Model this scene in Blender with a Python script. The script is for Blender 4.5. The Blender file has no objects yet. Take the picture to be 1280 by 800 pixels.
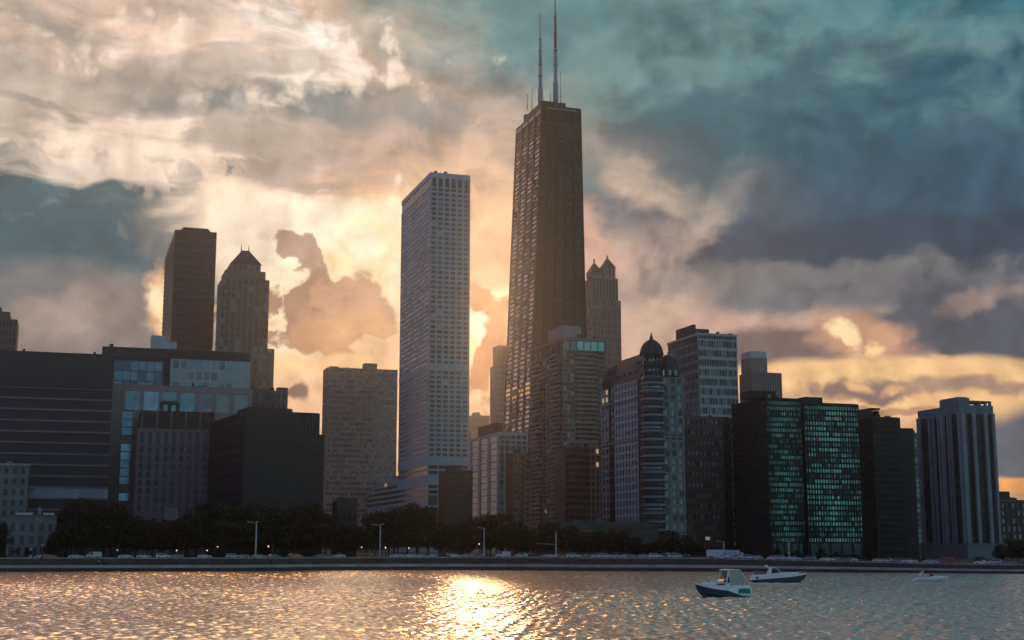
import bpy, bmesh, math, random
from math import radians, sin, cos, tan, pi, atan2, asin, sqrt
from mathutils import Vector, Matrix

C = bpy.context.scene
COL = C.collection

# ------------------------------------------------------------------ camera
PITCH, LENS, CAM_H = 9.45, 48.0, 7.5
FPX = LENS / 36.0 * 1280.0
cam_d = bpy.data.cameras.new("camera")
cam_d.lens = LENS
cam_d.sensor_width = 36.0
cam_d.clip_start = 0.5
cam_d.clip_end = 60000.0
cam = bpy.data.objects.new("camera", cam_d)
cam.location = (0, 0, CAM_H)
cam.rotation_euler = (radians(90 + PITCH), 0, 0)
COL.objects.link(cam)
C.camera = cam
C.view_settings.view_transform = 'Standard'
C.view_settings.look = 'None'
C.view_settings.exposure = 0.3
C.view_settings.gamma = 1.0
C.cycles.max_bounces = 6
C.cycles.volume_bounces = 0
C.cycles.sample_clamp_indirect = 4.0
C.cycles.use_denoising = True

CP, SP = cos(radians(PITCH)), sin(radians(PITCH))


def ray(px, py):
    """world direction of a spot of the photograph (1280 x 800)"""
    u, v = (px - 640) / FPX, (400 - py) / FPX
    return Vector((u, CP - v * SP, SP + v * CP))


def at(px, py, Y):
    d = ray(px, py)
    return Vector((0, 0, CAM_H)) + d * (Y / d.y)


def at_z(px, py, z):
    d = ray(px, py)
    return Vector((0, 0, CAM_H)) + d * ((z - CAM_H) / d.z)


def lin(c):
    out = []
    for x in c[:3]:
        x = x / 255.0
        out.append(x / 12.92 if x <= 0.04045 else ((x + 0.055) / 1.055) ** 2.4)
    return out


# ------------------------------------------------------------------ sun and sky
SUN_PX = (606, 398)
_sd = ray(*SUN_PX).normalized()
SUN_AZ, SUN_EL = atan2(_sd.x, _sd.y), asin(_sd.z)
sun_d = bpy.data.lights.new("sun", 'SUN')
sun_d.energy = 0.19
sun_d.angle = radians(4.0)
sun_d.color = (1.0, 0.55, 0.26)
sun = bpy.data.objects.new("sun", sun_d)
sun.rotation_euler = Vector(_sd).to_track_quat('Z', 'Y').to_euler()
COL.objects.link(sun)

world = bpy.data.worlds.new("World")
C.world = world
world.use_nodes = True
WT = world.node_tree
WT.nodes.clear()
SKY_STRENGTH = 0.1


class Graph:
    def __init__(self, tree):
        self.t = tree

    def n(self, kind, **kw):
        o = self.t.nodes.new(kind)
        for k, v in kw.items():
            setattr(o, k, v)
        return o

    def put(self, sock, val):
        if isinstance(val, bpy.types.NodeSocket):
            self.t.links.new(val, sock)
        elif val is not None:
            sock.default_value = val

    def m(self, op, a, b=None, c=None, clamp=False):
        o = self.n('ShaderNodeMath', operation=op, use_clamp=clamp)
        for i, v in enumerate((a, b, c)):
            self.put(o.inputs[i], v)
        return o.outputs[0]

    def vm(self, op, a, b=None, out=0):
        o = self.n('ShaderNodeVectorMath', operation=op)
        self.put(o.inputs[0], a)
        if b is not None:
            self.put(o.inputs[1], b)
        return o.outputs[out]

    def vscale(self, a, s):
        o = self.n('ShaderNodeVectorMath', operation='SCALE')
        self.put(o.inputs[0], a)
        self.put(o.inputs['Scale'], s)
        return o.outputs[0]

    def noise(self, vec, scale, detail=4.0, rough=0.55, dist=0.0, color=False, lac=2.0, dims='2D'):
        o = self.n('ShaderNodeTexNoise', noise_dimensions=dims)
        self.put(o.inputs['Vector'], vec)
        o.inputs['Scale'].default_value = scale
        o.inputs['Detail'].default_value = detail
        o.inputs['Roughness'].default_value = rough
        o.inputs['Lacunarity'].default_value = lac
        o.inputs['Distortion'].default_value = dist
        return o.outputs['Color' if color else 'Fac']

    def ramp(self, x, a, b, c=0.0, d=1.0, smooth=True):
        o = self.n('ShaderNodeMapRange', interpolation_type='SMOOTHSTEP' if smooth else 'LINEAR')
        self.put(o.inputs['Value'], x)
        for k, v in zip(('From Min', 'From Max', 'To Min', 'To Max'), (a, b, c, d)):
            self.put(o.inputs[k], v)
        return o.outputs[0]

    def mix(self, fac, a, b, blend='MIX'):
        o = self.n('ShaderNodeMix', data_type='RGBA', blend_type=blend)
        o.clamp_factor = True
        self.put(o.inputs[0], fac)
        for s, v in ((o.inputs[6], a), (o.inputs[7], b)):
            if isinstance(v, (tuple, list)):
                v = tuple(v[:3]) + (1.0,)
            self.put(s, v)
        return o.outputs[2]

    def mapping(self, vec, loc=(0, 0, 0), rot=0.0, scale=(1, 1, 1), kind='TEXTURE'):
        o = self.n('ShaderNodeMapping', vector_type=kind)
        self.put(o.inputs['Vector'], vec)
        o.inputs['Location'].default_value = loc
        o.inputs['Rotation'].default_value = (0, 0, rot)
        o.inputs['Scale'].default_value = scale
        return o.outputs[0]


UNIT = 100.0 / FPX          # one sky unit: about 3.4 degrees


def st(px, py):
    d = ray(px, py).normalized()
    return atan2(d.x, d.y) / UNIT, asin(d.z) / UNIT


def build_sky():
    g = Graph(WT)
    tc = g.n('ShaderNodeTexCoord')
    sep = g.n('ShaderNodeSeparateXYZ')
    g.put(sep.inputs[0], tc.outputs['Generated'])
    az = g.m('ARCTAN2', sep.outputs[0], sep.outputs[1])
    el = g.m('ARCSINE', sep.outputs[2])
    cmb = g.n('ShaderNodeCombineXYZ')
    g.put(cmb.inputs[0], g.m('DIVIDE', az, UNIT))
    g.put(cmb.inputs[1], g.m('DIVIDE', el, UNIT))
    p = cmb.outputs[0]
    half = (0.5, 0.5, 0.5)
    w1 = g.vscale(g.vm('SUBTRACT', g.noise(p, 0.55, 2, 0.5, color=True), half), 0.75)
    w2 = g.vscale(g.vm('SUBTRACT', g.noise(p, 2.0, 3, 0.5, color=True), half), 0.26)
    ps = g.vm('ADD', p, g.vscale(w1, 0.75))                    # softly bent
    pw = g.vm('ADD', g.vm('ADD', p, g.vscale(w1, 0.5)), w2)    # strongly bent
    def billow(v):
        """heaped, cauliflower-like cloud relief"""
        vo = g.n('ShaderNodeTexVoronoi', voronoi_dimensions='2D', feature='F1')
        g.put(vo.inputs['Vector'], v)
        vo.inputs['Scale'].default_value = 2.1
        vo.inputs['Detail'].default_value = 2.5
        vo.inputs['Roughness'].default_value = 0.5
        b_ = g.m('MULTIPLY_ADD', vo.outputs['Distance'], -0.34, 0.27)
        return g.m('MULTIPLY_ADD', g.noise(v, 1.7, 5, 0.56), 0.85, b_)

    F = {
        'big': g.noise(g.mapping(ps, scale=(1.5, 0.85, 1.0)), 1.1, 6, 0.55),
        'puff': billow(pw),
        'streak': g.noise(g.mapping(ps, scale=(2.6, 0.62, 1.0)), 1.35, 6, 0.55),
    }
    # relief: brighter where the cloud gets thinner towards the sun
    sx, sy = st(*SUN_PX)
    tosun = g.vm('NORMALIZE', g.vm('SUBTRACT', (sx, sy, 0.0), p))
    pwo = g.vm('ADD', pw, g.vscale(tosun, 0.16))
    rel = g.m('SUBTRACT', g.noise(pw, 1.5, 4, 0.5), g.noise(pwo, 1.5, 4, 0.5))
    pso = g.vm('ADD', ps, g.vscale(tosun, 0.3))
    rel2 = g.m('SUBTRACT', F['big'], g.noise(g.mapping(pso, scale=(1.5, 0.85, 1.0)), 1.1, 6, 0.55))

    # the clear evening sky behind the clouds
    skyt = g.n('ShaderNodeTexSky', sky_type='NISHITA')
    skyt.sun_disc = False
    skyt.sun_elevation = SUN_EL
    skyt.sun_rotation = SUN_AZ
    skyt.altitude = 180
    skyt.air_density = 1.2
    skyt.dust_density = 3.0
    col = g.mix(0.75, g.mix(1.0, skyt.outputs[0], (0.06, 0.055, 0.06), 'MULTIPLY'), lin((150, 140, 132)))

    count = 0

    def layer(cx, cy, rx, ry, rgb, soft=0.5, k=0.0, f='big', rot=0, op=1.0, vec=None, edge=0.0, gain=1.0):
        """one cloud or gap: a warped ellipse with a ragged (k) or soft edge"""
        nonlocal col, ps, pw, count
        count += 1
        if count % 8 == 0:      # keeps the renderer working through the layers in order
            tiny = g.vscale(col, 1e-9)
            ps, pw = g.vm('ADD', ps, tiny), g.vm('ADD', pw, tiny)
        s0, t0 = st(cx, cy)
        v = g.mapping(vec or (ps if k < 0.8 else pw), (s0, t0, 0), radians(rot), (rx / 100.0, ry / 100.0, 1e6))
        ln = g.vm('LENGTH', v, out=1)
        x = g.m('SUBTRACT', 1.0 + edge, ln)
        if k:
            x = g.m('MULTIPLY_ADD', g.m('SUBTRACT', F[f], 0.5), k * 1.9, x)
        a = g.ramp(x, -soft * 0.5, soft * 0.5, 0.0, op)
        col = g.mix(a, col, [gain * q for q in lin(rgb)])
        return a

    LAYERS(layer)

    # texture inside every cloud
    sh = g.m('MULTIPLY_ADD', rel, 0.85, 0.92)
    sh = g.m('MULTIPLY_ADD', rel2, 0.3, sh)
    sh = g.m('MULTIPLY_ADD', g.m('SUBTRACT', F['big'], 0.5), 0.22, sh)
    shc = g.n('ShaderNodeCombineXYZ')
    for i in range(3):
        g.put(shc.inputs[i], g.m('MAXIMUM', sh, 0.25))
    vis = g.vm('MULTIPLY', col, shc.outputs[0])

    # the rest of the sky: dusk cloud, dimmer away from the sunset
    aza = g.m('ABSOLUTE', az)
    tex = g.ramp(F['big'], 0.3, 0.7, 0.75, 1.25)
    east = g.mix(g.ramp(el, 0.0, 1.2), lin((98, 114, 150)), lin((68, 84, 120)))
    side = g.ramp(az, 1.2, 2.0, 0.0, 1.0)
    side = g.m('MULTIPLY', side, g.ramp(az, 2.4, 2.9, 1.0, 0.0))
    east = g.mix(side, east, lin((108, 156, 158)))
    eastc = g.vscale(east, tex)
    m1 = g.ramp(aza, 0.48, 0.85)
    m2 = g.ramp(el, 0.7, 1.2)
    mm = g.m('MAXIMUM', m1, m2)
    full = g.mix(mm, vis, eastc)
    below = g.ramp(el, -0.12, -0.02, 1.0, 0.0)
    full = g.mix(below, full, (0.03, 0.032, 0.036))
    bg = g.n('ShaderNodeBackground')
    g.put(bg.inputs['Color'], g.vscale(full, 1.0 / SKY_STRENGTH))
    bg.inputs['Strength'].default_value = SKY_STRENGTH
    out = g.n('ShaderNodeOutputWorld')
    WT.links.new(bg.outputs[0], out.inputs['Surface'])


def LAYERS(L):
    # --- large soft fields of tone, those above the frame are unseen, added to tint the lake's reflection
    L(150, -330, 620, 420, (226, 166, 120), 0.9, 0.3, gain=3.3)  # unseen glow overhead, boosted to brighten and warm the water
    L(560, -260, 380, 340, (250, 180, 106), 0.9, 0.3, gain=3.3)  # unseen as well, boosted for a golden patch on the lake
    L(1270, -330, 500, 420, (40, 78, 92), 0.9, 0.3)
    L(640, 700, 1400, 260, (196, 152, 122), 0.9)
    L(1010, 120, 470, 300, (48, 102, 114), 0.4, 0.5)
    L(820, 30, 200, 130, (98, 134, 134), 0.8, 0.5, op=0.7)
    L(580, 30, 230, 110, (70, 122, 130), 0.7, 0.5)
    L(190, 120, 360, 190, (206, 182, 162), 0.6, 0.4)
    L(560, 215, 280, 120, (176, 158, 146), 0.8, 0.4)
    L(90, 180, 300, 60, (226, 206, 186), 0.8)
    L(560, 400, 320, 210, (238, 190, 148), 0.8, 0.2)
    L(820, 370, 170, 180, (214, 172, 150), 0.9, 0.2)
    L(800, 250, 110, 60, (186, 160, 144), 0.8, 0.4, rot=-25)
    L(870, 400, 260, 60, (190, 158, 142), 0.9, 0.3)
    # --- the big storm cloud on the right
    L(1090, 200, 360, 130, (40, 82, 100), 0.7, 0.8, op=0.85)
    L(1120, 290, 330, 70, (60, 80, 98), 0.7, 0.7)
    L(940, 255, 70, 40, (140, 140, 134), 0.9, 0.7, rot=-20, op=0.6)
    L(1060, 345, 280, 40, (98, 106, 112), 0.8, 0.6)
    L(1160, 318, 190, 36, (44, 60, 78), 0.7, 0.8)
    L(960, 302, 62, 40, (92, 104, 112), 0.8, 0.5)
    L(795, 222, 80, 30, (205, 180, 158), 1.2, 0.8, 'puff', rot=-34, op=0.7)
    L(862, 262, 60, 24, (192, 170, 152), 1.2, 0.8, 'puff', rot=-25, op=0.6)
    L(896, 285, 26, 60, (200, 180, 162), 1.2, 0.8, 'puff', rot=-26, op=0.6)
    L(860, 350, 90, 34, (212, 180, 158), 1.2, 0.6, 'puff', rot=32, op=0.6)
    L(820, 320, 60, 36, (182, 158, 146), 1.1, 0.5, op=0.7)
    L(1060, 60, 190, 34, (104, 126, 126), 0.9, 0.7, op=0.8)
    L(1060, 18, 110, 26, (36, 112, 122), 0.7, 0.7, op=0.8)
    L(1240, 35, 80, 22, (40, 106, 118), 0.7, 0.7, op=0.8)
    L(870, 110, 130, 70, (60, 112, 120), 0.9, 0.7, op=0.8)
    L(990, 90, 90, 40, (66, 112, 122), 0.9, 0.7, op=0.6)
    L(960, 90, 420, 130, (104, 142, 140), 0.8, 1.4, 'big', edge=-0.4, op=0.55)
    L(1000, 150, 420, 130, (28, 82, 98), 0.8, -1.4, 'big', edge=-0.35, op=0.7)
    L(1170, 240, 260, 60, (46, 78, 98), 0.7, 0.8, op=0.8)
    L(1130, 305, 300, 40, (48, 66, 84), 0.5, 0.9, 'big')
    L(1000, 345, 240, 22, (116, 116, 116), 0.9, 0.8, 'puff', op=0.8)
    L(1150, 360, 200, 20, (104, 104, 110), 0.9, 0.8, 'puff', op=0.8)
    # --- low right: broken orange gaps
    L(1010, 455, 130, 40, (108, 94, 94), 0.5, 0.7)
    L(1215, 415, 130, 60, (74, 82, 94), 0.5, 0.8)
    L(1090, 430, 62, 32, (196, 148, 118), 0.8, 0.9, rot=-25)
    L(1074, 424, 14, 26, (255, 222, 170), 1.0, 1.9, 'puff', rot=24, edge=-0.1)
    L(1108, 440, 28, 11, (255, 212, 152), 1.0, 1.8, 'puff', rot=-20)
    L(1190, 452, 22, 7, (226, 176, 130), 0.9, 1.2, 'puff', rot=-15)
    L(1250, 370, 50, 14, (150, 130, 122), 1.1, 1.2, 'puff', rot=14, op=0.8)
    L(1120, 482, 250, 26, (240, 194, 138), 0.7, 0.5, 'streak')
    L(1200, 505, 140, 26, (236, 188, 134), 0.8, 0.4, 'streak')
    L(1100, 497, 76, 12, (132, 110, 102), 0.9, 1.2, 'puff')
    L(1075, 492, 14, 6, (232, 184, 130), 0.9, 1.2, 'puff')
    L(1125, 494, 16, 6, (228, 180, 128), 0.9, 1.2, 'puff')
    L(1100, 520, 70, 4, (168, 126, 100), 0.9, 0.8, 'streak', op=0.8)
    L(1235, 487, 80, 9, (150, 124, 110), 1.0, 1.0, 'streak', op=0.85)
    L(1290, 560, 70, 48, (94, 100, 110), 0.5, 0.4)
    L(1290, 612, 60, 10, (232, 160, 96), 0.6, 0.5, 'streak')
    # --- left cloud bank
    L(80, 326, 282, 150, (244, 208, 172), 0.5, 1.0, 'puff')
    L(76, 330, 272, 140, (64, 94, 104), 0.24, 1.0, 'puff')
    L(60, 268, 200, 60, (44, 84, 96), 0.9, 0.6, op=0.9)
    L(215, 285, 60, 40, (112, 114, 114), 0.9, 0.6, 'puff', op=0.8)
    L(100, 425, 170, 70, (132, 122, 118), 1.0, 0.6)
    L(60, 395, 60, 30, (160, 144, 134), 1.0, 0.8, 'puff', op=0.7)
    L(140, 362, 50, 34, (140, 128, 120), 1.0, 0.8, 'puff', op=0.5)
    L(208, 388, 34, 52, (232, 184, 140), 0.7, 0.9, 'puff')
    L(190, 370, 13, 16, (255, 228, 184), 0.8, 1.1, 'puff')
    L(205, 400, 12, 20, (250, 214, 166), 0.8, 1.1, 'puff')
    L(266, 262, 9, 40, (250, 208, 164), 0.7, 1.0, 'puff', rot=12)
    # --- bright cream top left with grey streaks
    L(330, 60, 120, 62, (255, 240, 226), 0.8, 0.9, 'puff', gain=1.15)
    L(430, 85, 40, 30, (255, 236, 218), 0.6, 1.0, 'puff')
    L(250, 60, 130, 30, (238, 208, 186), 0.9, 0.8, 'streak')
    L(60, 130, 140, 40, (238, 210, 188), 0.8, 0.8, 'streak')
    L(330, 130, 170, 20, (104, 124, 132), 0.9, 0.9, 'streak', op=0.9)
    L(480, 140, 130, 24, (122, 132, 134), 0.8, 0.9, 'streak', op=0.8)
    L(75, 44, 100, 16, (150, 150, 140), 1.1, 1.2, 'puff', rot=-24, op=0.8)
    L(170, 98, 170, 18, (164, 150, 140), 1.1, 1.3, 'puff', rot=-4, op=0.85)
    L(225, 18, 80, 18, (172, 156, 144), 1.1, 1.2, 'puff', op=0.8)
    L(290, 90, 60, 14, (176, 162, 150), 1.1, 1.3, 'puff', rot=10, op=0.7)
    L(60, 92, 60, 14, (180, 166, 152), 1.1, 1.3, 'puff', op=0.7)
    L(60, 139, 110, 7, (150, 142, 138), 1.0, 0.8, 'streak', rot=-8, op=0.8)
    L(320, 196, 60, 22, (166, 146, 132), 0.8, 1.0, 'streak')
    L(250, 180, 120, 18, (244, 216, 190), 0.8, 1.0, 'streak', op=0.8)
    L(280, 80, 300, 110, (255, 232, 210), 0.8, 1.8, 'puff', edge=-0.55, op=0.6)
    L(170, 110, 340, 130, (140, 138, 132), 0.8, -1.7, 'streak', edge=-0.35, op=0.65)
    L(460, 190, 200, 70, (160, 146, 138), 0.8, -1.6, 'streak', edge=-0.45, op=0.5)
    L(120, 190, 260, 40, (252, 228, 204), 0.8, 1.8, 'streak', edge=-0.4, op=0.6)
    # --- the glow round the hidden sun
    L(330, 270, 120, 34, (255, 230, 200), 0.7, 0.7, 'streak')
    L(420, 275, 120, 30, (255, 236, 208), 0.6, 1.0, 'puff')
    L(320, 320, 60, 60, (238, 216, 190), 0.8, 0.4)
    L(470, 330, 60, 60, (255, 226, 178), 0.9, 0.6)
    L(610, 370, 34, 36, (255, 240, 208), 0.6, 1.0, 'puff')
    L(610, 430, 40, 60, (255, 214, 160), 0.8, 0.5)
    L(606, 410, 26, 22, (255, 244, 216), 0.5, 1.1, 'puff')
    L(612, 445, 16, 34, (190, 138, 104), 0.5, 1.0, 'puff', rot=-30)
    L(600, 330, 60, 26, (226, 176, 138), 0.8, 0.7)
    # --- cumulus in front of the glow
    L(378, 300, 46, 28, (255, 236, 206), 0.5, 1.0, 'puff')
    L(404, 392, 92, 74, (255, 230, 192), 0.5, 0.75, 'puff', op=0.9)
    L(374, 298, 34, 17, (172, 142, 124), 0.3, 1.1, 'puff', rot=-8)
    L(396, 322, 20, 30, (168, 136, 118), 0.3, 1.1, 'puff', rot=14)
    L(402, 396, 80, 62, (160, 122, 100), 0.24, 1.0, 'puff')
    L(450, 380, 50, 50, (196, 152, 122), 0.3, 0.8, 'puff')
    L(490, 345, 12, 50, (255, 238, 204), 0.5, 1.1, 'puff')
    L(455, 300, 60, 34, (255, 238, 206), 0.8, 1.6, 'puff', edge=-0.3)
    L(430, 425, 60, 40, (226, 170, 122), 1.0, 0.8, 'puff', op=0.6)
    L(606, 470, 30, 40, (190, 126, 88), 0.6, 1.5, 'puff', edge=-0.1)
    L(598, 372, 16, 18, (196, 138, 98), 0.6, 1.6, 'puff', edge=-0.1)
    L(622, 400, 14, 26, (206, 146, 104), 0.6, 1.6, 'puff', edge=-0.1)
    L(374, 495, 13, 11, (122, 98, 88), 0.7, 0.9, 'puff')
    L(440, 466, 110, 12, (246, 198, 146), 0.8, 0.4, 'streak')


build_sky()

# ------------------------------------------------------------------ materials
MATS = {}


def new_mat(name):
    m = bpy.data.materials.new(name)
    m.use_nodes = True
    t = m.node_tree
    t.nodes.clear()
    g = Graph(t)
    out = g.n('ShaderNodeOutputMaterial')
    bs = g.n('ShaderNodeBsdfPrincipled')
    t.links.new(bs.outputs[0], out.inputs['Surface'])
    MATS[name] = m
    return m, g, bs


def solid(name, rgb, rough=0.8, metal=0.0, var=0.18, scale=0.25, streak=True, spec=0.35):
    """a weathered surface: cloudy tone changes and rain streaks"""
    m, g, bs = new_mat(name)
    tc = g.n('ShaderNodeTexCoord').outputs['Object']
    a = g.noise(tc, scale, 5, 0.6, dims='3D')
    v = g.ramp(a, 0.25, 0.75, 1.0 - var, 1.0 + var, False)
    if streak:
        b = g.noise(g.mapping(tc, scale=(1.2, 1.2, 14.0)), scale * 4, 4, 0.6, dims='3D')
        v = g.m('MULTIPLY', v, g.ramp(b, 0.3, 0.75, 1.0 + var * 0.4, 1.0 - var * 0.6, False))
    g.put(bs.inputs['Base Color'], g.mix(1.0, tuple(rgb), g.vscale((1, 1, 1), v), 'MULTIPLY'))
    bs.inputs['Roughness'].default_value = rough
    bs.inputs['Metallic'].default_value = metal
    bs.inputs['Specular IOR Level'].default_value = spec
    return m


def glass(name, rgb, metal=0.65, rough=0.1, wob=0.008, var=0.25):
    """coated window glass: tinted mirror-like panes, each slightly out of plane"""
    m, g, bs = new_mat(name)
    tc = g.n('ShaderNodeTexCoord').outputs['Object']
    gi = g.n('ShaderNodeNewGeometry')
    a = g.noise(tc, 0.35, 3, 0.6, dims='3D')
    v = g.ramp(a, 0.3, 0.7, 1.0 - var, 1.0 + var, False)
    g.put(bs.inputs['Base Color'], g.mix(1.0, tuple(rgb), g.vscale((1, 1, 1), v), 'MULTIPLY'))
    if wob:
        nz = g.vscale(g.vm('SUBTRACT', g.noise(tc, 0.6, 2, 0.5, color=True, dims='3D'), (0.5, 0.5, 0.5)), wob * 2)
        g.put(bs.inputs['Normal'], g.vm('NORMALIZE', g.vm('ADD', gi.outputs['Normal'], nz)))
    bs.inputs['Metallic'].default_value = metal
    bs.inputs['Roughness'].default_value = rough
    return m


def lamp_mat(name, rgb, strength):
    m, g, bs = new_mat(name)
    bs.inputs['Base Color'].default_value = (0.6, 0.55, 0.45, 1)
    bs.inputs['Emission Color'].default_value = (*rgb, 1)
    bs.inputs['Emission Strength'].default_value = strength
    return m


solid('limestone', (0.30, 0.255, 0.23))
solid('pale_limestone', (0.36, 0.31, 0.29))
solid('dark_limestone', (0.2, 0.185, 0.18))  # darker even stone colour for the low pale buildings
solid('tan_stone', (0.27, 0.20, 0.15))
solid('brown_concrete', (0.17, 0.125, 0.105))
solid('mauve_concrete', (0.23, 0.17, 0.17))
solid('pale_mauve_concrete', (0.34, 0.26, 0.26))
solid('grey_concrete', (0.23, 0.215, 0.21))
solid('warm_concrete', (0.26, 0.20, 0.17))
solid('white_marble', (0.35, 0.45, 0.5), 0.5, var=0.1)
solid('white_concrete', (0.5, 0.47, 0.45), var=0.12)
solid('blue_grey_panel', (0.17, 0.2, 0.22), 0.6)
solid('red_brick', (0.34, 0.13, 0.08))
solid('dark_brick', (0.06, 0.045, 0.042))
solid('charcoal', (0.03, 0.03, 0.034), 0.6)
solid('pier_concrete', (0.27, 0.29, 0.3))
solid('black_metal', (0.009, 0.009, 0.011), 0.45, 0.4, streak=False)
solid('dark_panel', (0.045, 0.045, 0.05), 0.6)
solid('slate_roof', (0.05, 0.05, 0.06), 0.7)
solid('roof_gravel', (0.1, 0.09, 0.085), 0.95, streak=False)
solid('antenna_steel', (0.32, 0.36, 0.4), 0.5, 0.3, streak=False)
solid('antenna_red', (0.24, 0.06, 0.05), 0.6, streak=False)
solid('pale_metal', (0.42, 0.44, 0.45), 0.45, 0.4, streak=False)
glass('dark_glass', (0.05, 0.055, 0.065), 0.3, 0.12)
glass('black_glass', (0.022, 0.024, 0.03), 0.2, 0.15)
glass('blue_glass', (0.12, 0.17, 0.2), 0.6, 0.1)
glass('dim_teal_glass', (0.1, 0.21, 0.19), 0.6, 0.12, 0.008)
glass('teal_glass', (0.17, 0.32, 0.31), 0.7, 0.1, 0.008)
glass('bright_teal_glass', (0.26, 0.43, 0.42), 0.8, 0.12, 0.008)
glass('mirror_glass', (0.62, 0.52, 0.5), 0.9, 0.12, 0.008)
glass('grey_glass', (0.2, 0.21, 0.22), 0.6, 0.15)
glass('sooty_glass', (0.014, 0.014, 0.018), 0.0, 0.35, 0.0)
solid('window_blind', (0.4, 0.42, 0.4), 0.6, streak=False)
solid('pale_blind', (0.62, 0.6, 0.56), 0.6, streak=False)
lamp_mat('warm_light', (1.0, 0.66, 0.34), 0.32)
lamp_mat('soft_light', (1.0, 0.85, 0.66), 0.16)
lamp_mat('amber_light', (1.0, 0.5, 0.2), 0.4)

# ------------------------------------------------------------------ object helpers
BASE_Z = 4.0


def tag(o, label=None, cat=None, group=None, kind=None):
    for k, v in (('label', label), ('category', cat), ('group', group), ('kind', kind)):
        if v:
            o[k] = v
    return o


def link(name, me, parent=None):
    o = bpy.data.objects.new(name, me)
    COL.objects.link(o)
    o.parent = parent
    return o


def thing(name, label, cat, loc=(0, 0, 0), rz=0.0, group=None):
    o = bpy.data.objects.new(name, None)
    o.empty_display_size = 0.5
    COL.objects.link(o)
    o.location = loc
    o.rotation_euler = (0, 0, rz)
    return tag(o, label, cat, group)


class MB:
    """collects shapes into one mesh"""

    def __init__(self):
        self.v, self.f, self.mi, self.sm = [], [], [], []

    def quad(self, pts, mi=0, smooth=False):
        n = len(self.v)
        self.v += [tuple(p) for p in pts]
        self.f.append(tuple(range(n, n + len(pts))))
        self.mi.append(mi)
        self.sm.append(smooth)

    def hexa(self, p, mi=0):
        n = len(self.v)
        self.v += [tuple(q) for q in p]
        for f in ((3, 2, 1, 0), (4, 5, 6, 7), (0, 1, 5, 4), (1, 2, 6, 5), (2, 3, 7, 6), (3, 0, 4, 7)):
            self.f.append(tuple(n + i for i in f))
            self.mi.append(mi)
            self.sm.append(False)

    def box(self, x0, x1, y0, y1, z0, z1, mi=0):
        if x1 <= x0 or y1 <= y0 or z1 <= z0:
            return
        self.hexa([(x0, y0, z0), (x1, y0, z0), (x1, y1, z0), (x0, y1, z0),
                   (x0, y0, z1), (x1, y0, z1), (x1, y1, z1), (x0, y1, z1)], mi)

    def taper(self, r0, r1, z0, z1, mi=0):
        """frustum between two rectangles (x0,x1,y0,y1)"""
        a, b = r0, r1
        self.hexa([(a[0], a[2], z0), (a[1], a[2], z0), (a[1], a[3], z0), (a[0], a[3], z0),
                   (b[0], b[2], z1), (b[1], b[2], z1), (b[1], b[3], z1), (b[0], b[3], z1)], mi)

    def lathe(self, cx, cy, prof, seg=16, mi=0, a0=0.0, a1=2 * pi, smooth=True):
        """profile [(radius, z)] turned about a vertical axis"""
        full = abs(a1 - a0 - 2 * pi) < 1e-6
        k = seg if full else seg + 1
        n = len(self.v)
        for r, z in prof:
            for i in range(k):
                t = a0 + (a1 - a0) * i / seg
                self.v.append((cx + max(r, 1e-4) * cos(t), cy + max(r, 1e-4) * sin(t), z))
        for j in range(len(prof) - 1):
            for i in range(seg):
                i2 = (i + 1) % k
                self.f.append((n + j * k + i, n + j * k + i2, n + (j + 1) * k + i2, n + (j + 1) * k + i))
                self.mi.append(mi)
                self.sm.append(smooth)
        if full:
            self.f.append(tuple(n + i for i in reversed(range(k))))
            self.f.append(tuple(n + (len(prof) - 1) * k + i for i in range(k)))
            self.mi += [mi, mi]
            self.sm += [False, False]

    def tube(self, pts, r, seg=6, mi=0, r1=None):
        """round bar along a polyline"""
        pts = [Vector(p) for p in pts]
        n = len(self.v)
        for i, p in enumerate(pts):
            d = (pts[min(i + 1, len(pts) - 1)] - pts[max(i - 1, 0)]).normalized()
            a = d.cross(Vector((0, 0, 1)))
            if a.length < 1e-3:
                a = Vector((1, 0, 0))
            a.normalize()
            b = d.cross(a)
            rr = r if r1 is None else r + (r1 - r) * i / max(1, len(pts) - 1)
            for k in range(seg):
                t = 2 * pi * k / seg
                self.v.append(tuple(p + a * (rr * cos(t)) + b * (rr * sin(t))))
        for i in range(len(pts) - 1):
            for k in range(seg):
                k2 = (k + 1) % seg
                self.f.append((n + i * seg + k, n + i * seg + k2, n + (i + 1) * seg + k2, n + (i + 1) * seg + k))
                self.mi.append(mi)
                self.sm.append(True)
        e = n + (len(pts) - 1) * seg
        self.f.append(tuple(n + k for k in range(seg)))
        self.f.append(tuple(e + k for k in reversed(range(seg))))
        self.mi += [mi, mi]
        self.sm += [False, False]

    def mesh(self, name, mats):
        me = bpy.data.meshes.new(name)
        me.from_pydata(self.v, [], self.f)
        for m in (mats if isinstance(mats, (list, tuple)) else [mats]):
            me.materials.append(MATS[m])
        me.polygons.foreach_set('material_index', self.mi)
        me.polygons.foreach_set('use_smooth', self.sm)
        me.update()
        bm = bmesh.new()
        bm.from_mesh(me)
        bmesh.ops.recalc_face_normals(bm, faces=bm.faces)
        bm.to_mesh(me)
        bm.free()
        return me

    def build(self, name, mats, parent=None):
        return link(name, self.mesh(name, mats), parent)


YAW = 18.0


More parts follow.
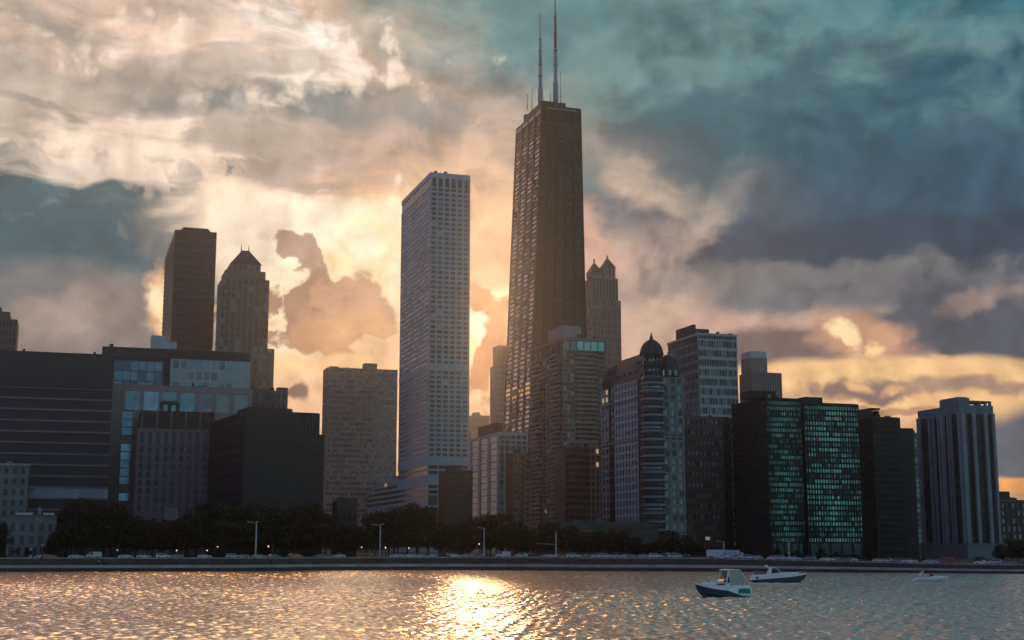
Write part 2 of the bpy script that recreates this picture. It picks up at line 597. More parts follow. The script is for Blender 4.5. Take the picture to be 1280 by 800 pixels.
def plan(pxc, pyt, D, pxl, pxr, yaw=YAW, base=BASE_Z, w=None, d=None):
    """a city block corner seen in the photograph -> (base point, yaw, width, depth, height)"""
    P = at(pxc, pyt, D)
    th = radians(yaw)
    dep = P.y * CP + (P.z - CAM_H) * SP

    def solve(px, c, s):
        u = (px - 640) / FPX
        return (P.x - u * dep) / (u * s * CP - c)
    if w is None:
        w = solve(pxr, cos(th), sin(th))
    if d is None:
        d = solve(pxl, -sin(th), cos(th))
    return (P.x, P.y, base), th, w, d, P.z - base


class Building:
    """corner of the block nearest to the camera at the origin; its two faces towards the lake run
    along x (face R) and along y (face L)"""

    def __init__(self, name, label, cat, pxc, pyt, D, pxl, pxr, wall, yaw=YAW, w=None, d=None, roof='roof_gravel', core=True):
        loc, th, self.w, self.d, self.h = plan(pxc, pyt, D, pxl, pxr, yaw, w=w, d=d)
        self.root = thing(name, label, cat, loc, th)
        self.wall, self.win, self.roof = MB(), [], roof
        self.mats = [wall]
        self.D = D
        self.pxc = pxc
        self.inset = 0.5
        if core:
            i = self.inset
            self.wall.box(i, self.w, i, self.d, -2.6, self.h, 0)

    def mi(self, mat):
        if mat not in self.mats:
            self.mats.append(mat)
        return self.mats.index(mat)

    def z(self, py, x=0.0, y=0.0):
        """height above the base of the photograph's row py on the vertical through local (x, y)"""
        th = self.root.rotation_euler.z
        L = self.root.location
        Y = L.y + x * sin(th) + y * cos(th)
        X = L.x + x * cos(th) - y * sin(th)
        # the row's plane meets the vertical line at depth Y
        v = (400 - py) / FPX
        t = Y / (CP - v * SP)
        return CAM_H + t * (SP + v * CP) - BASE_Z

    def a(self, px, py, face='R'):
        """distance along a face for a column px seen at row py (approx.)"""
        th = self.root.rotation_euler.z
        L = self.root.location
        c, s = (cos(th), sin(th)) if face == 'R' else (-sin(th), cos(th))
        lo, hi = -60.0, 400.0
        d = ray(px, py)
        # solve  (L.x + t c) * d.y = (L.y + t s) * d.x
        return (L.y * d.x - L.x * d.y) / (c * d.y - s * d.x)

    def fbox(self, mb, face, a0, a1, n0, n1, z0, z1, mi=0):
        if face == 'R':
            mb.box(a0, a1, -n1, -n0, z0, z1, mi)
        else:
            mb.box(-n1, -n0, a0, a1, z0, z1, mi)

    def facade(self, face, nx, nz, win, a0=0.0, a1=None, z0=0.0, z1=None, pier=0.3, span=0.35, wall=None,
               th=0.5, hproud=False, pick=None, rib=None, ends=None, frac=None, n_off=0.0):
        """regular windows: pier / span are the solid shares of a bay and a storey"""
        W = self.w if face == 'R' else self.d
        a1 = W if a1 is None else a1
        z1 = self.h if z1 is None else z1
        mi = self.mi(wall) if wall else 0
        e = (a1 - a0) * 0.02 if ends is None else ends
        bw, sh = (a1 - a0 - 2 * e) / nx, (z1 - z0) / nz
        pw, ph = bw * pier, sh * span
        pn, sn = (-0.06, 0.0) if hproud else (0.0, -0.06)
        pn += n_off
        sn += n_off
        for i in range(nx + 1):
            c = a0 + e + i * bw
            lo, hi = max(a0, c - pw / 2 - (e if i == 0 else 0)), min(a1, c + pw / 2 + (e if i == nx else 0))
            if hi - lo > 0.01:
                self.fbox(self.wall, face, lo, hi, -th, pn, z0, z1, mi)
        for j in range(nz + 1):
            c = z0 + j * sh
            lo, hi = max(z0, c - ph / 2), min(z1, c + ph / 2)
            if hi - lo > 0.01:
                self.fbox(self.wall, face, a0 + 0.01, a1 - 0.01, -th, sn, lo, hi, mi)
        for j in range(nz):
            run, mcur = 0, None
            for i in range(nx):
                if pick:
                    mt = pick(i, j)
                elif isinstance(win, str):
                    mt = win
                else:
                    if run <= 0:
                        mcur = random.choices([k for k, _ in win], [v for _, v in win])[0]
                        run = 1 if frac is None else random.randint(1, frac)
                    run -= 1
                    mt = mcur
                if mt is None:
                    continue
                self.win.append((face, a0 + e + i * bw + pw / 2, a0 + e + (i + 1) * bw - pw / 2,
                                 z0 + j * sh + ph / 2, z0 + (j + 1) * sh - ph / 2, -th * 0.8 + n_off, mt, 'window'))
        if rib:
            k, rw, rn, rm = rib
            for i in range(k + 1):
                c = a0 + (a1 - a0) * i / k
                self.fbox(self.wall, face, max(a0, c - rw / 2), min(a1, c + rw / 2), 0.0 + n_off, rn + n_off, z0, z1, self.mi(rm))

    def bands(self, face, nz, win, a0=0.0, a1=None, z0=0.0, z1=None, span=0.45, wall=None, th=0.5, mull=0, proud=0.0):
        """storeys of continuous glazing: each storey's strip of windows is one part"""
        W = self.w if face == 'R' else self.d
        a1 = W if a1 is None else a1
        z1 = self.h if z1 is None else z1
        mi = self.mi(wall) if wall else 0
        sh = (z1 - z0) / nz
        for j in range(nz + 1):
            c = z0 + j * sh
            lo, hi = max(z0, c - sh * span / 2), min(z1, c + sh * span / 2)
            self.fbox(self.wall, face, a0, a1, -th, proud, lo, hi, mi)
        for j in range(nz):
            m = win(j) if callable(win) else (win if isinstance(win, str) else random.choices([k for k, _ in win], [v for _, v in win])[0])
            self.win.append((face, a0, a1, z0 + j * sh + sh * span / 2, z0 + (j + 1) * sh - sh * span / 2, -th * 0.8, m, 'window_band'))
        for i in range(1, mull):
            c = a0 + (a1 - a0) * i / mull
            self.fbox(self.wall, face, c - 0.1, c + 0.1, -th * 0.78, -th * 0.3, z0, z1, self.mi('charcoal'))

    def slab(self, face, a0, a1, z0, z1, n=0.0, wall=None, th=0.5):
        self.fbox(self.wall, face, a0, a1, -th, n, z0, z1, self.mi(wall) if wall else 0)

    def part(self, name, mats, fn, parent=None, label=None):
        mb = MB()
        fn(mb)
        o = mb.build(name, mats, parent or self.root)
        if label:
            o['label'] = label
        return o

    def finish(self, limit=100, roof=True):
        self.wall.build('wall', self.mats, self.root)
        if roof:
            self.part('roof', self.roof, lambda m: m.box(0.9, self.w - 0.4, 0.9, self.d - 0.4, self.h + 0.003, self.h + 0.25))
        if roof:
            rr = random.Random(int(self.D * 7 + self.pxc))
            for k in range(rr.randint(3, 6)):
                x, y = rr.uniform(1.5, max(1.6, self.w - 4)), rr.uniform(1.2, max(1.3, min(self.d - 3, 9)))
                s, q = rr.uniform(0.8, 2.4), rr.uniform(0.7, 1.9)
                if rr.random() < 0.35:
                    self.part('aerial', 'dark_panel', lambda m: (m.lathe(x, y, [(0.09, self.h), (0.05, self.h + q * 2.4)], 5), m.box(x - 0.5, x + 0.5, y - 0.04, y + 0.04, self.h + q * 1.9, self.h + q * 1.9 + 0.08)))
                else:
                    self.part('roof_vent', 'grey_concrete' if k % 2 else 'dark_panel', lambda m: (m.box(x, x + s, y, y + s * 0.8, self.h, self.h + q), m.box(x - 0.1, x + s + 0.1, y - 0.1, y + s * 0.8 + 0.1, self.h + q, self.h + q + 0.15)))
        lit = [w for w in self.win if w[6].endswith('light')]
        rest = [w for w in self.win if not w[6].endswith('light')]
        rest.sort(key=lambda w: (w[7] != 'window_band', w[0] != 'R', -w[3]))
        cache, left = {}, []
        count = 0
        for face, a0, a1, z0, z1, n, mt, nm in lit + rest:
            if count >= limit:
                left.append((face, a0, a1, z0, z1, n, mt))
                continue
            count += 1
            key = (face, round(a1 - a0, 2), round(z1 - z0, 2), mt)
            if key not in cache:
                mb = MB()
                self.fbox(mb, face, 0, a1 - a0, -0.05, 0.0, 0, z1 - z0)
                cache[key] = mb.mesh(nm, mt)
            o = link(nm, cache[key], self.root)
            o.location = (a0, -n, z0) if face == 'R' else (-n, a0, z0)
            if mt.endswith('light'):
                o['label'] = 'lit window glowing warm'
        if left:
            mb, ms = MB(), []
            for face, a0, a1, z0, z1, n, mt in left:
                if mt not in ms:
                    ms.append(mt)
                self.fbox(mb, face, a0, a1, n - 0.05, n, z0, z1, ms.index(mt))
            o = mb.build('window', ms, self.root)
            o['kind'] = 'stuff'
        return self


random.seed(11)

# ------------------------------------------------------------------ the skyline
SK = 'tower'


def mix_glass(*pairs):
    return list(pairs)


# ---- far-away tower cut by the frame on the left
b = Building('stepped_tower', 'dark stepped tower far behind the long horizontally banded block', SK, -34, 397, 860, -40, 22, 'brown_concrete', d=30)
b.facade('R', 12, 26, [('dark_glass', 3), ('black_glass', 2)], pier=0.45, span=0.3)
b.part('upper_tier', 'brown_concrete', lambda m: (m.box(0, b.w * 0.82, 1, 28, b.h, b.h + 5), m.box(4, b.w * 0.62, 3, 26, b.h + 5, b.h + 8)))
b.finish(60)

# ---- long dark hospital slab with pale floor lines
b = Building('banded_block', 'long dark flat-topped block ruled with thin pale floor lines', 'building', -70, 435, 540, -74, 143, 'dark_panel', d=34)
zt = b.z(480)
b.bands('R', 14, lambda j: 'grey_glass' if j == 4 else random.choice(['sooty_glass', 'black_glass']), z0=5, z1=zt, span=0.16, wall='mauve_concrete', proud=0.3)
b.slab('R', 0, b.w, zt + 0.5, b.h, 0.05)
b.facade('R', 40, 2, 'black_glass', z0=zt + 1.5, z1=b.h - 2.5, pier=0.3, span=0.4, n_off=0.1, th=0.2)
b.part('roof_vent', 'charcoal', lambda m: m.box(b.a(28, 436), b.a(31, 436), 4, 7, b.h, b.h + 1.6))
b.part('roof_vent', 'charcoal', lambda m: m.box(b.a(117, 441), b.a(120, 441), 4, 7, b.h, b.h + 1.5))
b.finish()

# ---- pale gridded building at the lower left
b = Building('pale_apartment_block', 'small pale apartment block with square windows before the dark banded block', 'building', -40, 581, 500, -44, 36, 'dark_limestone', d=14)
b.facade('R', 7, 8, 'dark_glass', z0=2, pier=0.5, span=0.45)
b.part('cornice', 'pale_limestone', lambda m: m.box(-0.4, b.w + 0.4, -0.4, 1.5, b.h, b.h + 0.8))
b.finish()

# ---- ornate old mansion among the trees
b = Building('stone_mansion', 'low pale stone mansion with tall windows and bright cornice between the trees', 'building', 10, 644, 476, 7, 71, 'dark_limestone', d=16)
b.facade('R', 6, 1, 'black_glass', z0=0.5, z1=3.6, pier=0.45, span=0.12)
b.facade('R', 5, 2, 'dark_glass', z0=4, z1=b.h - 2, pier=0.55, span=0.35)
b.slab('R', 0, b.w, b.h - 2, b.h, 0.02)
b.slab('R', 0, b.w, 3.6, 4.0, 0.25)
b.part('cornice', 'white_concrete', lambda m: (m.box(2.5, b.w * 0.5, -0.9, 1, b.h + 0.1, b.h + 0.9), m.box(b.w * 0.72, b.w - 0.8, -0.9, 1, b.h + 0.1, b.h + 0.9)))
b.part('chimney', 'pale_limestone', lambda m: m.box(b.w * 0.6, b.w * 0.66, 5, 6.5, b.h, b.h + 3))
b.part('doorway', 'pale_blind', lambda m: m.box(b.w * 0.46, b.w * 0.54, -0.35, -0.03, 0, 3.3))
b.finish()

# ---- glassy block with dark penthouse
b = Building('glazed_clinic_block', 'broad block with teal gridded top windows under dark roof storey', 'building', 128, 433, 660, 126, 313, 'dark_panel', d=40)
z1, z0 = b.z(449), b.z(500)
aw = b.a
b.slab('R', 0, aw(141, 460), z0, z1, 0.0)
b.facade('R', 6, 4, [('teal_glass', 4), ('blue_glass', 2)], a0=aw(142, 460), a1=aw(204, 460), z0=z0, z1=z1, pier=0.1, span=0.12, wall='blue_grey_panel')
b.slab('R', aw(204, 460), aw(213, 460), z0, z1, -0.4)
b.facade('R', 10, 4, [('teal_glass', 3), ('blue_glass', 2), ('grey_glass', 1)], a0=aw(213, 460), a1=b.w, z0=z0, z1=z1 + 1.5, pier=0.26, span=0.26, wall='white_concrete', n_off=0.6)
b.slab('R', 0, b.w, z1 + 1.5, b.h, 0.3)
b.part('roof_unit', 'pale_metal', lambda m: (m.box(aw(190, 430), aw(208, 430), 6, 16, b.h, b.z(417, 25)), m.box(aw(208.3, 430), aw(222, 430), 6, 16, b.h, b.z(424, 25))))
b.part('railing', 'pale_metal', lambda m: (m.box(aw(240, 433), b.w - 1, 0.5, 0.6, b.h + 0.9, b.h + 1.0), m.box(aw(240, 433), b.w - 1, 0.5, 0.6, b.h + 0.2, b.h + 0.3)))
b.finish()

# ---- mauve framed building in front of it
b = Building('framed_glass_hall', 'mauve concrete frame with tall teal stair window and wide glazed top floor', 'building', 138, 480, 580, 134, 316, 'pale_mauve_concrete', d=26)
z1, z0 = b.z(487), b.z(512)
b.slab('R', 0, b.w, z1, b.h, 0.0)
b.slab('R', 0, b.a(151, 540), 0, z1, 0.0)


def hall_pick(i, j):
    return ['teal_glass', 'bright_teal_glass', 'teal_glass', 'teal_glass', 'grey_glass', 'window_blind', 'window_blind'][min(i, 6)]


b.facade('R', 7, 1, None, a0=b.a(151, 500), a1=b.w, z0=z0, z1=z1, pier=0.2, span=0.04, pick=hall_pick)
b.slab('R', b.a(165, 560), b.w, 0, z0, 0.0)
b.facade('R', 1, 11, None, a0=b.a(150, 560), a1=b.a(165, 560), z0=b.z(626), z1=z0 - 0.3, pier=0.12, span=0.1,
         pick=lambda i, j: ['bright_teal_glass', 'teal_glass', 'teal_glass', 'window_blind'][(j * 7 + j // 3) % 4], th=0.45)
b.slab('R', b.a(151, 540), b.a(165, 540), 0, b.z(626), 0.0)
b.finish()

# ---- limestone block with vertical piers
b = Building('ribbed_limestone_hall', 'limestone block of slim vertical piers below a dark mansard top', 'building', 171, 535, 556, 163, 274, 'mauve_concrete', d=44, yaw=17)
zb = b.z(640)
b.facade('R', 10, 1, 'dark_glass', z0=b.z(556), z1=b.h - 1.2, pier=0.55, span=0.1)
b.facade('R', 10, 8, [('black_glass', 3), ('dark_glass', 2)], z0=zb, z1=b.z(557), pier=0.5, span=0.22)
b.facade('L', 12, 9, [('black_glass', 3), ('dark_glass', 2)], z0=zb, z1=b.h, pier=0.5, span=0.22)
b.slab('R', 0, b.w, 0, zb, 0.1)
b.part('mansard', 'dark_brick', lambda m: m.taper((0.5, b.w - 0.5, 0.5, 30), (1.6, b.w - 2, 2.5, 28), b.h, b.z(512)))
for k in range(6):
    x = 2 + (b.w - 4) * k / 5
    b.part('dormer_rib', 'mauve_concrete', lambda m: m.box(x - 0.25, x + 0.25, -0.1, 2.4, b.h, b.z(513)))


def aedicule(m):
    x0, x1, z0, z1 = b.a(203, 505), b.a(223, 505), b.z(513), b.z(500)
    for i in range(3):
        c = x0 + (x1 - x0) * i / 2
        m.box(c - 0.6, c + 0.6, 4, 6, z0, z1 - 1)
    m.box(x0 - 0.8, x1 + 0.8, 3.8, 6.2, z1 - 1, z1 - 0.2)
    m.box(x0 + 0.5, x1 - 0.5, 4.2, 5.8, z1 - 0.2, z1 + 0.4)


b.part('roof_lantern', 'dark_brick', aedicule)
b.part('entrance_canopy', 'pale_limestone', lambda m: (m.box(b.a(205, 645), b.a(222, 645), -3, 0, b.z(650), b.z(634)), m.box(b.a(207, 645), b.a(212, 645), -3.4, -3.05, 0, b.z(634))))
b.finish()

# ---- near-black cube
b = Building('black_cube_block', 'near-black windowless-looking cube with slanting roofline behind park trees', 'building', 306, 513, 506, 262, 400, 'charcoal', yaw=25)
b.facade('R', 22, 14, 'sooty_glass', z0=4, pier=0.35, span=0.45)
b.facade('L', 22, 14, 'sooty_glass', z0=4, pier=0.35, span=0.45)
b.part('penthouse', 'charcoal', lambda m: m.box(2, b.a(367, 511), 3, 20, b.h, b.z(509, 5, 3)))
b.part('side_wing', 'charcoal', lambda m: m.box(b.w + 0.003, b.w + 2.6, 2, 22, 0, b.z(543, b.w, 2)))
b.part('door', 'dark_glass', lambda m: m.box(b.w * 0.4, b.w * 0.5, -0.1, 0.05, 0, 3.5))
b.finish()

# ---- crenellated brown building
b = Building('crenellated_block', 'brown block with castle-like notched top rising behind the black cube', 'building', 317, 488, 610, 311, 360, 'brown_concrete')
b.facade('R', 6, 16, 'dark_glass', pier=0.6, span=0.5)
for x0, x1, t in ((311, 322, 482), (326, 330, 486), (335, 340, 486), (347, 360, 483)):
    b.part('merlon', 'brown_concrete', lambda m: m.box(max(-1, b.a(x0, 486)), b.a(x1, 486), 0.2, 5, b.h, b.z(t)))
b.finish(60)

# ---- black tower with chamfered top
b = Building('black_tower', 'tall plain black tower with clipped top corners and shining side', SK, 219, 287, 1100, 206, 271, 'black_metal')
b.bands('R', 44, 'black_glass', span=0.4, wall='charcoal', z1=b.h - 6)
b.bands('L', 62, [('mirror_glass', 5), ('dark_glass', 1)], span=0.35, wall='charcoal', z1=b.h - 6)
b.slab('R', 0, b.w, b.h - 6, b.h, 0)
b.slab('L', 0, b.d, b.h - 6, b.h, 0)
b.part('crown', 'black_metal', lambda m: m.taper((4, b.w - 4, 3, b.d - 4), (7, b.w - 7, 6, b.d - 6), b.h, b.h + 4))
b.finish()

# ---- tan tower with pyramid roof and two spikes
b = Building('pyramid_roofed_tower', 'tan stepped tower under a pyramid roof with two thin spikes', SK, 277, 347, 1000, 275, 337, 'tan_stone', d=34)
w, h = b.w, b.h
b.facade('R', 2, 40, [('dark_glass', 3), ('grey_glass', 1)], a0=0, a1=w * 0.18, pier=0.35, span=0.35)
b.facade('R', 5, 40, [('dark_glass', 4), ('grey_glass', 1)], a0=w * 0.18, a1=w * 0.82, pier=0.42, span=0.22, n_off=0.8)
b.facade('R', 2, 40, [('dark_glass', 3), ('grey_glass', 1)], a0=w * 0.82, a1=w, pier=0.35, span=0.35)
zz = [b.z(336), b.z(327), b.z(306.5)]
b.part('setback', 'tan_stone', lambda m: m.box(w * 0.08, w * 0.92, 2, 31, h, zz[0]))
b.part('setback', 'tan_stone', lambda m: m.box(w * 0.2, w * 0.82, 4, 29, zz[0], zz[1]))
for k in range(5):
    c = w * (0.26 + 0.115 * k)
    b.part('tier_window', 'dark_glass', lambda m: m.box(c, c + w * 0.05, 3.9, 4.0, zz[0] + 0.6, zz[1] - 0.8))
b.part('pyramid_roof', 'slate_roof', lambda m: m.taper((w * 0.18, w * 0.84, 3.6, 29.4), (w * 0.45, w * 0.6, 14, 18), zz[1], zz[2]))
for f in (0.44, 0.6):
    b.part('spike', 'dark_panel', lambda m: m.lathe(w * f, 16, [(0.5, zz[1]), (0.45, zz[2]), (0.12, zz[2] + 5)], 6))
b.part('annex', 'tan_stone', lambda m: m.box(w + 0.003, w + 5.4, 2, 20, 0, b.z(436, w, 2)))
b.part('annex_cap', 'white_concrete', lambda m: m.box(w + 0.5, w + 3.4, 1.6, 5, b.z(441, w, 2), b.z(437.5, w, 2)))
b.finish(80)

# ---- plain slab apartment tower in the sun beam
b = Building('slab_apartment_tower', 'wide plain tan apartment slab crossed by a slanting sunbeam', SK, 409.5, 459, 1100, 406.5, 497, 'pale_limestone', d=20)
b.facade('R', 26, 34, [('grey_glass', 5), ('dark_glass', 2), ('window_blind', 2)], pier=0.2, span=0.5)
b.facade('L', 4, 30, [('mirror_glass', 3), ('grey_glass', 2)], pier=0.3, span=0.42)
b.part('penthouse', 'warm_concrete', lambda m: m.box(b.a(457, 456), b.a(473, 456), 5, 13, b.h, b.z(452, 18)))
b.part('roof_vent', 'dark_panel', lambda m: m.box(b.a(414, 457), b.a(424, 457), 5, 9, b.h, b.h + 1.6))
b.finish()

# ---- white marble tower
b = Building('marble_tower', 'tall white marble slab tower with pale band and teal shaded face', SK, 538, 215, 927, 502, 588, 'white_marble')
w, d, h = b.w, b.d, b.h
zT, zB0, zB1, zC0, zC1 = b.z(233), b.z(462), b.z(455), b.z(580), b.z(571)
b.slab('R', 0, w, b.z(221), h, 0.0)
b.slab('L', 0, d, b.z(221), h, 0.0)
b.facade('R', 6, 1, 'black_glass', z0=zT, z1=b.z(221), pier=0.4, span=0.06)
b.bands('L', 1, 'black_glass', z0=zT, z1=b.z(221), span=0.06)
pr = [('black_glass', 8), ('dark_glass', 5), ('blue_glass', 2), ('grey_glass', 0.7), ('window_blind', 0.25)]
b.facade('R', 6, 36, pr, z0=zB1, z1=zT, pier=0.3, span=0.38)
b.facade('L', 12, 36, [('mirror_glass', 4), ('grey_glass', 3), ('dark_glass', 2)], z0=zB1, z1=zT, pier=0.14, span=0.48, hproud=True)
for f, W in (('R', w), ('L', d)):
    b.slab(f, 0, W, zB0, zB1, 0.12)
    b.slab(f, 0, W, zC0, zC1, 0.12)
b.facade('R', 6, 18, pr, z0=zC1, z1=zB0, pier=0.3, span=0.38)
b.facade('L', 12, 18, [('grey_glass', 3), ('dark_glass', 4)], z0=zC1, z1=zB0, pier=0.14, span=0.48, hproud=True)
z1 = b.z(594)
b.facade('R', 4, 2, 'black_glass', z0=z1, z1=zC0, pier=0.08, span=0.4)
b.slab('R', 0, w, b.z(605), z1, 0.1)
b.facade('R', 4, 2, 'black_glass', z0=b.z(618), z1=b.z(605), pier=0.08, span=0.36)
b.facade('R', 4, 2, [('teal_glass', 2), ('blue_glass', 1)], z0=b.z(648), z1=b.z(618), pier=0.08, span=0.14)
b.slab('R', 0, w, 0, b.z(648), 0.0)
dp = b.a(449, 606, 'L')
z2, z3, z4 = b.z(605), b.z(594), b.z(618)
b.bands('L', 2, 'black_glass', a0=0, a1=d, z0=z3, z1=zC0, span=0.35)
b.part('podium', 'white_marble', lambda m: m.box(0.5, w, d, dp, 0, z2))
b.slab('L', 0, d * 1.02, z2, z3, 0.1)
b.bands('L', 3, 'black_glass', a0=0, a1=dp, z0=b.z(626), z1=z2, span=0.42, mull=34)
b.slab('L', 0, dp, 0, b.z(626), 0.0)
b.part('terrace_storey', 'white_marble', lambda m: m.box(3, w, d + 0.01, dp * 0.82, z2, z2 + 7))
b.part('terrace_storey', 'white_marble', lambda m: m.box(5, w, d + 0.02, dp * 0.7, z2 + 7, z2 + 11))
b.part('terrace_window', 'black_glass', lambda m: m.box(2.9, 3.0, d + 2, dp * 0.8, z2 + 1.5, z2 + 3.5))
for q in (0.6, 0.62):
    b.win.append(('L', dp * q, dp * q + 2.2, z2 + 4.0, z2 + 6.4, 0.05 - 2.8, 'amber_light', 'window'))
b.win.append(('L', dp * 0.6, dp * 0.6 + 3, b.z(638), b.z(634), 0.06, 'amber_light', 'window'))
b.finish()

# ---- dark brick block before the marble tower's foot
b = Building('dark_brick_block', 'dark brick block standing before the foot of the marble tower', 'building', 559, 588, 600, 556, 591, 'dark_brick', d=16)
b.facade('R', 7, 14, 'black_glass', pier=0.5, span=0.45)
b.part('penthouse', 'dark_brick', lambda m: m.box(2, 8, 3, 10, b.h, b.h + 2.5))
b.finish(60)

# ---- hazy far blocks between the two great towers
b = Building('hazy_block', 'pale far block fading in haze between the two tallest towers', 'building', 590, 519, 1400, 584, 612, 'tan_stone')
b.facade('R', 8, 16, 'grey_glass', pier=0.5, span=0.4)
b.part('penthouse', 'tan_stone', lambda m: m.box(4, b.w * 0.5, 3, 14, b.h, b.h + 3.5))
b.finish(40)
b = Building('slender_stepped_tower', 'slender stepped tower half hidden by the great braced tower', SK, 620, 456, 1230, 617, 648, 'tan_stone', d=20)
b.facade('R', 8, 34, 'grey_glass', pier=0.5, span=0.3)
b.part('upper_tier', 'tan_stone', lambda m: m.box(2.5, b.w, 2, 18, b.h, b.z(431)))
b.finish(40)

# ---- white framed office
b = Building('white_framed_office', 'white framed office block with teal glass side and gridded front', 'building', 623, 540, 650, 587, 660, 'white_concrete')
b.slab('R', 0, b.w, b.h - 1.2, b.h, 0.1)
b.slab('L', 0, b.d, b.h - 1.2, b.h, 0.1)
b.facade('R', 5, 2, 'dark_glass', z0=b.z(556), z1=b.h - 1.2, pier=0.2, span=0.25)
b.facade('R', 5, 16, [('black_glass', 3), ('dark_glass', 3)], z1=b.z(556), pier=0.2, span=0.12)
b.facade('L', 3, 18, [('blue_glass', 4), ('grey_glass', 2)], z1=b.h - 1.2, pier=0.24, span=0.1)
b.part('penthouse', 'dark_brick', lambda m: m.box(1.5, b.w * 0.35, b.d * 0.2, b.d * 0.8, b.h, b.z(528, 2, 8)))
b.finish()

# ---- great tapering tower with braces and twin masts
loc, th, tw, td, th_ = plan(678, 131, 1026, 646, 726)
braced = thing('braced_tower', 'tallest black tapering tower with crossed braces and twin masts', SK, loc, th)
bl = at(664, 684, 1005)


def braced_tower():
    c, s = cos(th), sin(th)

    def local(P):
        x, y = P.x - loc[0], P.y - loc[1]
        return x * c + y * s, -x * s + y * c
    z_base = -0.5
    # base rectangle: 50 x 80 m about the same axis as the top
    cx, cy = tw / 2, td / 2
    bw, bd = 52.0, 66.0
    ox = local(at(664, 684, 1008))[0]
    b0 = (ox, ox + bw, cy - bd / 2, cy + bd / 2)
    t0 = (0, tw, 0, td)
    H = th_

    def rect(z):
        k = (z - z_base) / (H - z_base)
        return [b0[i] + (t0[i] - b0[i]) * k for i in range(4)]

    def P(face, a, z, n):
        r = rect(z)
        if face == 'R':
            return Vector((r[0] + (r[1] - r[0]) * a, r[2] - n, z))
        return Vector((r[0] - n, r[2] + (r[3] - r[2]) * a, z))

    def strip(mb, face, a0, a1, z0, z1, n0, n1, mi=0):
        q = [P(face, a0, z0, n0), P(face, a1, z0, n0), P(face, a1, z0, n1), P(face, a0, z0, n1),
             P(face, a0, z1, n0), P(face, a1, z1, n0), P(face, a1, z1, n1), P(face, a0, z1, n1)]
        mb.hexa(q, mi)
    mb = MB()
    mb.taper(rect(z_base), rect(H), z_base, H)
    nst = 92
    zs = [2 + (H - 14) * j / nst for j in range(nst + 1)]
    for f in ('R', 'L'):
        nc = 4 if f == 'L' else 5
        for i in range(nc + 1):
            a = i / nc
            strip(mb, f, max(0, a - 0.028), min(1, a + 0.028), 0, H - 0.6, 0.0, 0.75, 0)
        for j in range(nst + 1):
            strip(mb, f, 0.0, 1.0, zs[j] - 0.6, zs[j] + 0.6, 0.0, 0.5, 0)
        # crossed braces, six storeys of X
        nX = 5
        hs = [0, 0.22, 0.42, 0.61, 0.79, 0.95]
        for k in range(nX):
            z0, z1 = hs[k] * H, hs[k + 1] * H
            for a0, a1 in ((0.02, 0.98), (0.98, 0.02)):
                m0, m1 = P(f, a0, max(z0, 0.5), 0.9), P(f, a1, z1, 0.9)
                dz = 2.0
                off = Vector((0, -0.15, 0)) if f == 'R' else Vector((-0.15, 0, 0))
                q = [m0 + off * 0, m0 + off, m0 + off + Vector((0, 0, dz)), m0 + Vector((0, 0, dz)),
                     m1 + off * 0, m1 + off, m1 + off + Vector((0, 0, dz)), m1 + Vector((0, 0, dz))]
                mb.hexa([q[0], q[1], q[2], q[3], q[4], q[5], q[6], q[7]], 0)
    mb.build('wall', ['black_metal'], braced)
    # glazing: each storey's strip on each face
    n_obj = 0
    rest, rm = MB(), ['black_glass', 'dark_glass', 'mirror_glass', 'amber_light']
    rng = random.Random(5)
    for f in ('L', 'R'):
        bays = 4 if f == 'L' else 1
        for j in reversed(range(nst)):
            for i in range(bays):
                a0, a1 = i / bays + 0.03, (i + 1) / bays - 0.03
                if f == 'L':
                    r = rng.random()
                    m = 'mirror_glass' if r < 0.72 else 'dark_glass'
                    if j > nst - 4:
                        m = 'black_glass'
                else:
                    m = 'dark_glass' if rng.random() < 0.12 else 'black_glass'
                z0, z1 = zs[j] + 0.6, zs[j + 1] - 0.6
                if f == 'L' and 32 <= j <= 34 and rng.random() < 0.7:
                    m = 'amber_light'
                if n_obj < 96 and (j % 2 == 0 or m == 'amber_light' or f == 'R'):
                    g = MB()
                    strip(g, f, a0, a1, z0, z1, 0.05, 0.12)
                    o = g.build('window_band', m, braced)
                    if m == 'amber_light':
                        o['label'] = 'window strip glowing amber'
                    n_obj += 1
                else:
                    strip(rest, f, a0, a1, z0, z1, 0.05, 0.12, rm.index(m))
    o = rest.build('window_band', rm, braced)
    o['kind'] = 'stuff'
    # pale louvre strip under the roof edge
    for f, nb in (('L', 4), ('R', 1)):
        for i in range(nb):
            g = MB()
            strip(g, f, (i + 0.12) / nb, (i + 0.88) / nb, H - (6 if f == 'L' else 3), H - (3.2 if f == 'L' else 1.8), 0.76, 0.85)
            g.build('louvre', 'pale_metal' if f == 'L' else 'blue_grey_panel', braced)
    g = MB()
    g.box(0.8, tw - 0.8, 0.8, td - 0.8, H, H + 0.4)
    g.build('roof', 'roof_gravel', braced)
    g = MB()
    g.box(tw * 0.06, tw * 0.68, td * 0.1, td * 0.75, H + 0.4, H + 5.5)
    g.box(tw * 0.16, tw * 0.5, td * 0.2, td * 0.55, H + 5.5, H + 8)
    g.build('penthouse', 'black_metal', braced)
    g = MB()
    g.box(1.5, 4.5, td * 0.72, td * 0.8, H + 0.4, H + 7)
    g.build('roof_unit', 'black_metal', braced)
